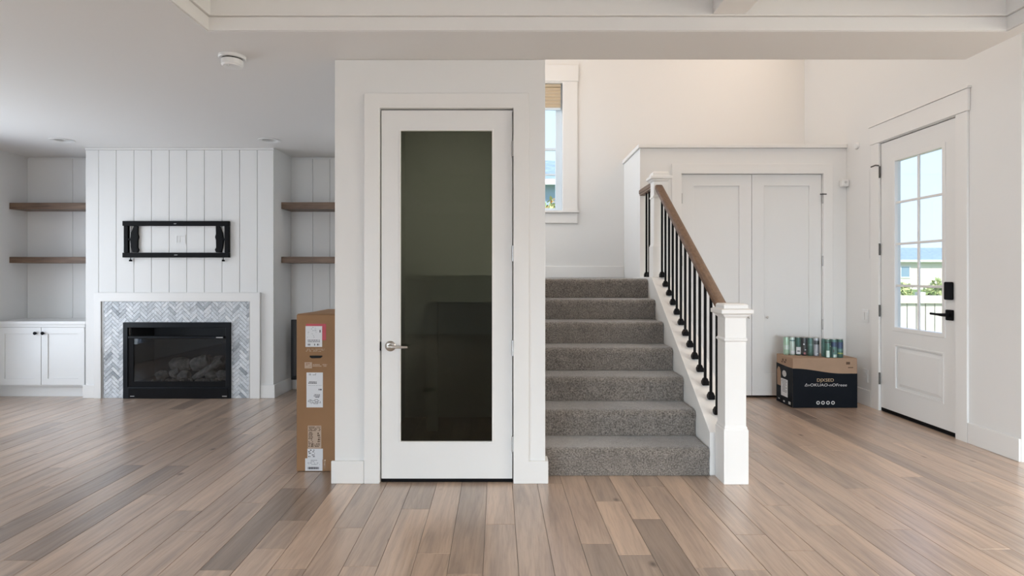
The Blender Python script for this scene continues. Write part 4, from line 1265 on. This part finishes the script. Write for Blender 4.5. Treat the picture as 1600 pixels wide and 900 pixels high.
def film(corner, ex, ey, lx, ly, lab):
    """rounded film hull around a pack"""
    r = 0.026
    pts = []
    for (cx, cy, a0) in ((lx - r, ly - r, 0), (r, ly - r, 90), (r, r, 180), (lx - r, r, 270)):
        for k in range(7):
            a = math.radians(a0 + 15 * k)
            pts.append((cx + r * math.cos(a), cy + r * math.sin(a)))
    def ring(s, z):
        out = []
        for u, v in pts:
            u, v = lx / 2 + (u - lx / 2) * s, ly / 2 + (v - ly / 2) * s
            out.append((corner[0] + ex[0] * u + ey[0] * v, corner[1] + ex[1] * u + ey[1] * v, z))
        return out
    z0 = KZ + 0.0015
    o = MB().loft([ring(1, z0), ring(1, z0 + CH - 0.01), ring(0.985, z0 + CH + 0.002), ring(0.95, z0 + CH + 0.005)], cap=False)
    nn = len(o.v)
    o.f.append(tuple(range(nn - len(pts), nn)))      # closed over the lids, open underneath
    o = o.build('shrink_wrap', 'film', None, smooth=True)
    tag(o, lab, 'plastic wrap', 'clear film around the drink packs')
ln = math.hypot(sx_, sy_)
ex = (sx_ / ln, sy_ / ln); ey = (-ex[1], ex[0])
c0 = (L0[0] - ex[0] * 0.0265 - ey[0] * 0.0265, L0[1] - ex[1] * 0.0265 - ey[1] * 0.0265)
film(c0, ex, ey, ln * 5 + 0.053, 0.0505 + 0.053, 'clear film stretched around the longer left pack of cans')
film((2.869 - 0.0285, 5.205 - 0.0285), (1, 0), (0, 1), 0.110 + 0.057, 0.055 + 0.057, 'clear film stretched around the shorter right pack of cans')

# ------------------------------------------------------------------ outside
g = MB().box(-60, 90, 6.6, 110, -0.6, -0.3)
struct(g, 'ground_rear', 'grass')
struct(MB().box(5.6, 90, -20, 6.59, -0.6, -0.3), 'ground_front', 'grass')
struct(MB().box(XR + 0.121, 5.5, 3.80, 6.55, -0.29, -0.03), 'porch', 'concrete')


def house(name, x0, x1, y0, y1, zb, ze, zr, wall, lab, wins):
    h = empty(name, ((x0 + x1) / 2, (y0 + y1) / 2, zb), lab, 'house')
    MB().box(x0, x1, y0, y1, zb, ze).build('wall', wall, h)
    ym = (y0 + y1) / 2
    ov = 0.5
    MB().prism([(y0 - ov, ze + 0.02), (ym, zr), (y1 + ov, ze + 0.02)], 'x', x0 - ov, x1 + ov).build('roof', 'roof', h)
    MB().box(x0 - ov, x1 + ov, y0 - ov - 0.06, y0 - ov - 0.01, ze - 0.18, ze + 0.06).build('fascia', 'trim', h)
    for a, b, c, d_ in wins:
        w = slab('y', y0 - 0.08, y0 - 0.01, a, b, c, d_, [(a + 0.12, b - 0.12, c + 0.12, d_ - 0.12)]).build('window', 'trim', h)
        MB().box(a + 0.121, b - 0.121, y0 - 0.05, y0 - 0.03, c + 0.121, d_ - 0.121).build('pane', 'pane_far', w)
    return h
house('house', 33, 52, 60, 72, -0.3, 2.75, 4.35, 'siding', 'cream bungalow with slate roof seen through the front door glass',
      [(40.6, 41.7, 0.9, 2.2), (46.4, 47.8, 0.7, 2.3), (36.0, 37.5, 0.7, 2.3)])
house('house', -7, 2.2, 25, 33, -0.3, 5.25, 7.0, 'siding_blue', 'blue grey two storey house seen through the landing window',
      [(0.2, 1.25, 3.3, 4.6), (-2.6, -1.4, 3.3, 4.6), (0.2, 1.25, 0.8, 2.1)])
fn = empty('garden_fence', (7.0, 9.0, -0.3), 'pale wooden picket fence outside the front door', 'fence')
MB().box(4.6, 10.0, 8.96, 9.06, 0.76, 0.88).build('top_rail', 'fence', fn)
MB().box(4.6, 10.0, 9.03, 9.07, -0.1, 0.0).build('bottom_rail', 'fence', fn)
x = 4.62
while x < 9.95:
    MB().box(x, x + 0.13, 9.0, 9.028, -0.28, 0.758).build('picket', 'fence', fn)
    x += 0.145
for x in (5.2, 6.5, 7.8, 9.1):
    MB().box(x - 0.05, x + 0.05, 9.071, 9.17, -0.3, 0.93).build('post', 'fence', fn)


def shrub(name, x, y, z0, rx, ry, rz, n, mats, lab, group=None, seed=0, leaf=0.07, trunk=0.0):
    rn = random.Random(seed)
    s = empty(name, (x, y, z0), lab, 'shrub' if name == 'shrub' else 'tree', group)
    mbs = [MB() for _ in mats]
    for i in range(n):
        u = Vector((rn.gauss(0, 1), rn.gauss(0, 1), rn.gauss(0, 1))).normalized()
        k = rn.uniform(0.55, 1.0) ** 0.5 * (0.85 + 0.25 * noise.noise(u * 2.3 + Vector((seed, 0, 0))))
        c = Vector((x + u.x * rx * k, y + u.y * ry * k, z0 + trunk + rz + u.z * rz * k))
        a = Vector((rn.gauss(0, 1), rn.gauss(0, 1), rn.gauss(0, 1))).normalized()
        b = a.cross(u).normalized()
        l = leaf * rn.uniform(0.6, 1.3)
        mbs[rn.randrange(len(mats))].add([c - a * l, c + b * l * 0.45, c + a * l, c - b * l * 0.45], [(0, 1, 2, 3)])
    for mb, m in zip(mbs, mats):
        o = mb.build('foliage', m, s)
        o['kind'] = 'stuff'
    MB().tube([(x, y, z0), (x + 0.02, y, z0 + trunk + rz * 0.7), (x + 0.05, y + 0.02, z0 + trunk + rz * 1.4)], [0.04, 0.03, 0.01], 8).build('stem', 'bark', s)
sr = random.Random(9)
for k, (x, y, h) in enumerate(((11.9, 19.6, 0.66), (13.4, 20.2, 0.74), (14.9, 19.8, 0.70), (16.4, 20.4, 0.78))):
    shrub('shrub', x, y, -0.3, 0.72, 0.7, h, 1500, ['leaf0', 'leaf1'], ['leftmost yellow green shrub behind the picket fence', 'yellow green shrub second from the left behind the picket fence', 'yellow green shrub third from the left behind the picket fence', 'rightmost yellow green shrub behind the picket fence'][k], 'shrubs behind the picket fence', k, 0.10)
shrub('tree', 0.95, 12.2, -0.3, 0.62, 0.6, 0.85, 1500, ['leaf2', 'leaf1', 'leaf0'], 'orange and yellow autumn tree below the landing window view', None, 40, 0.07, 1.55)
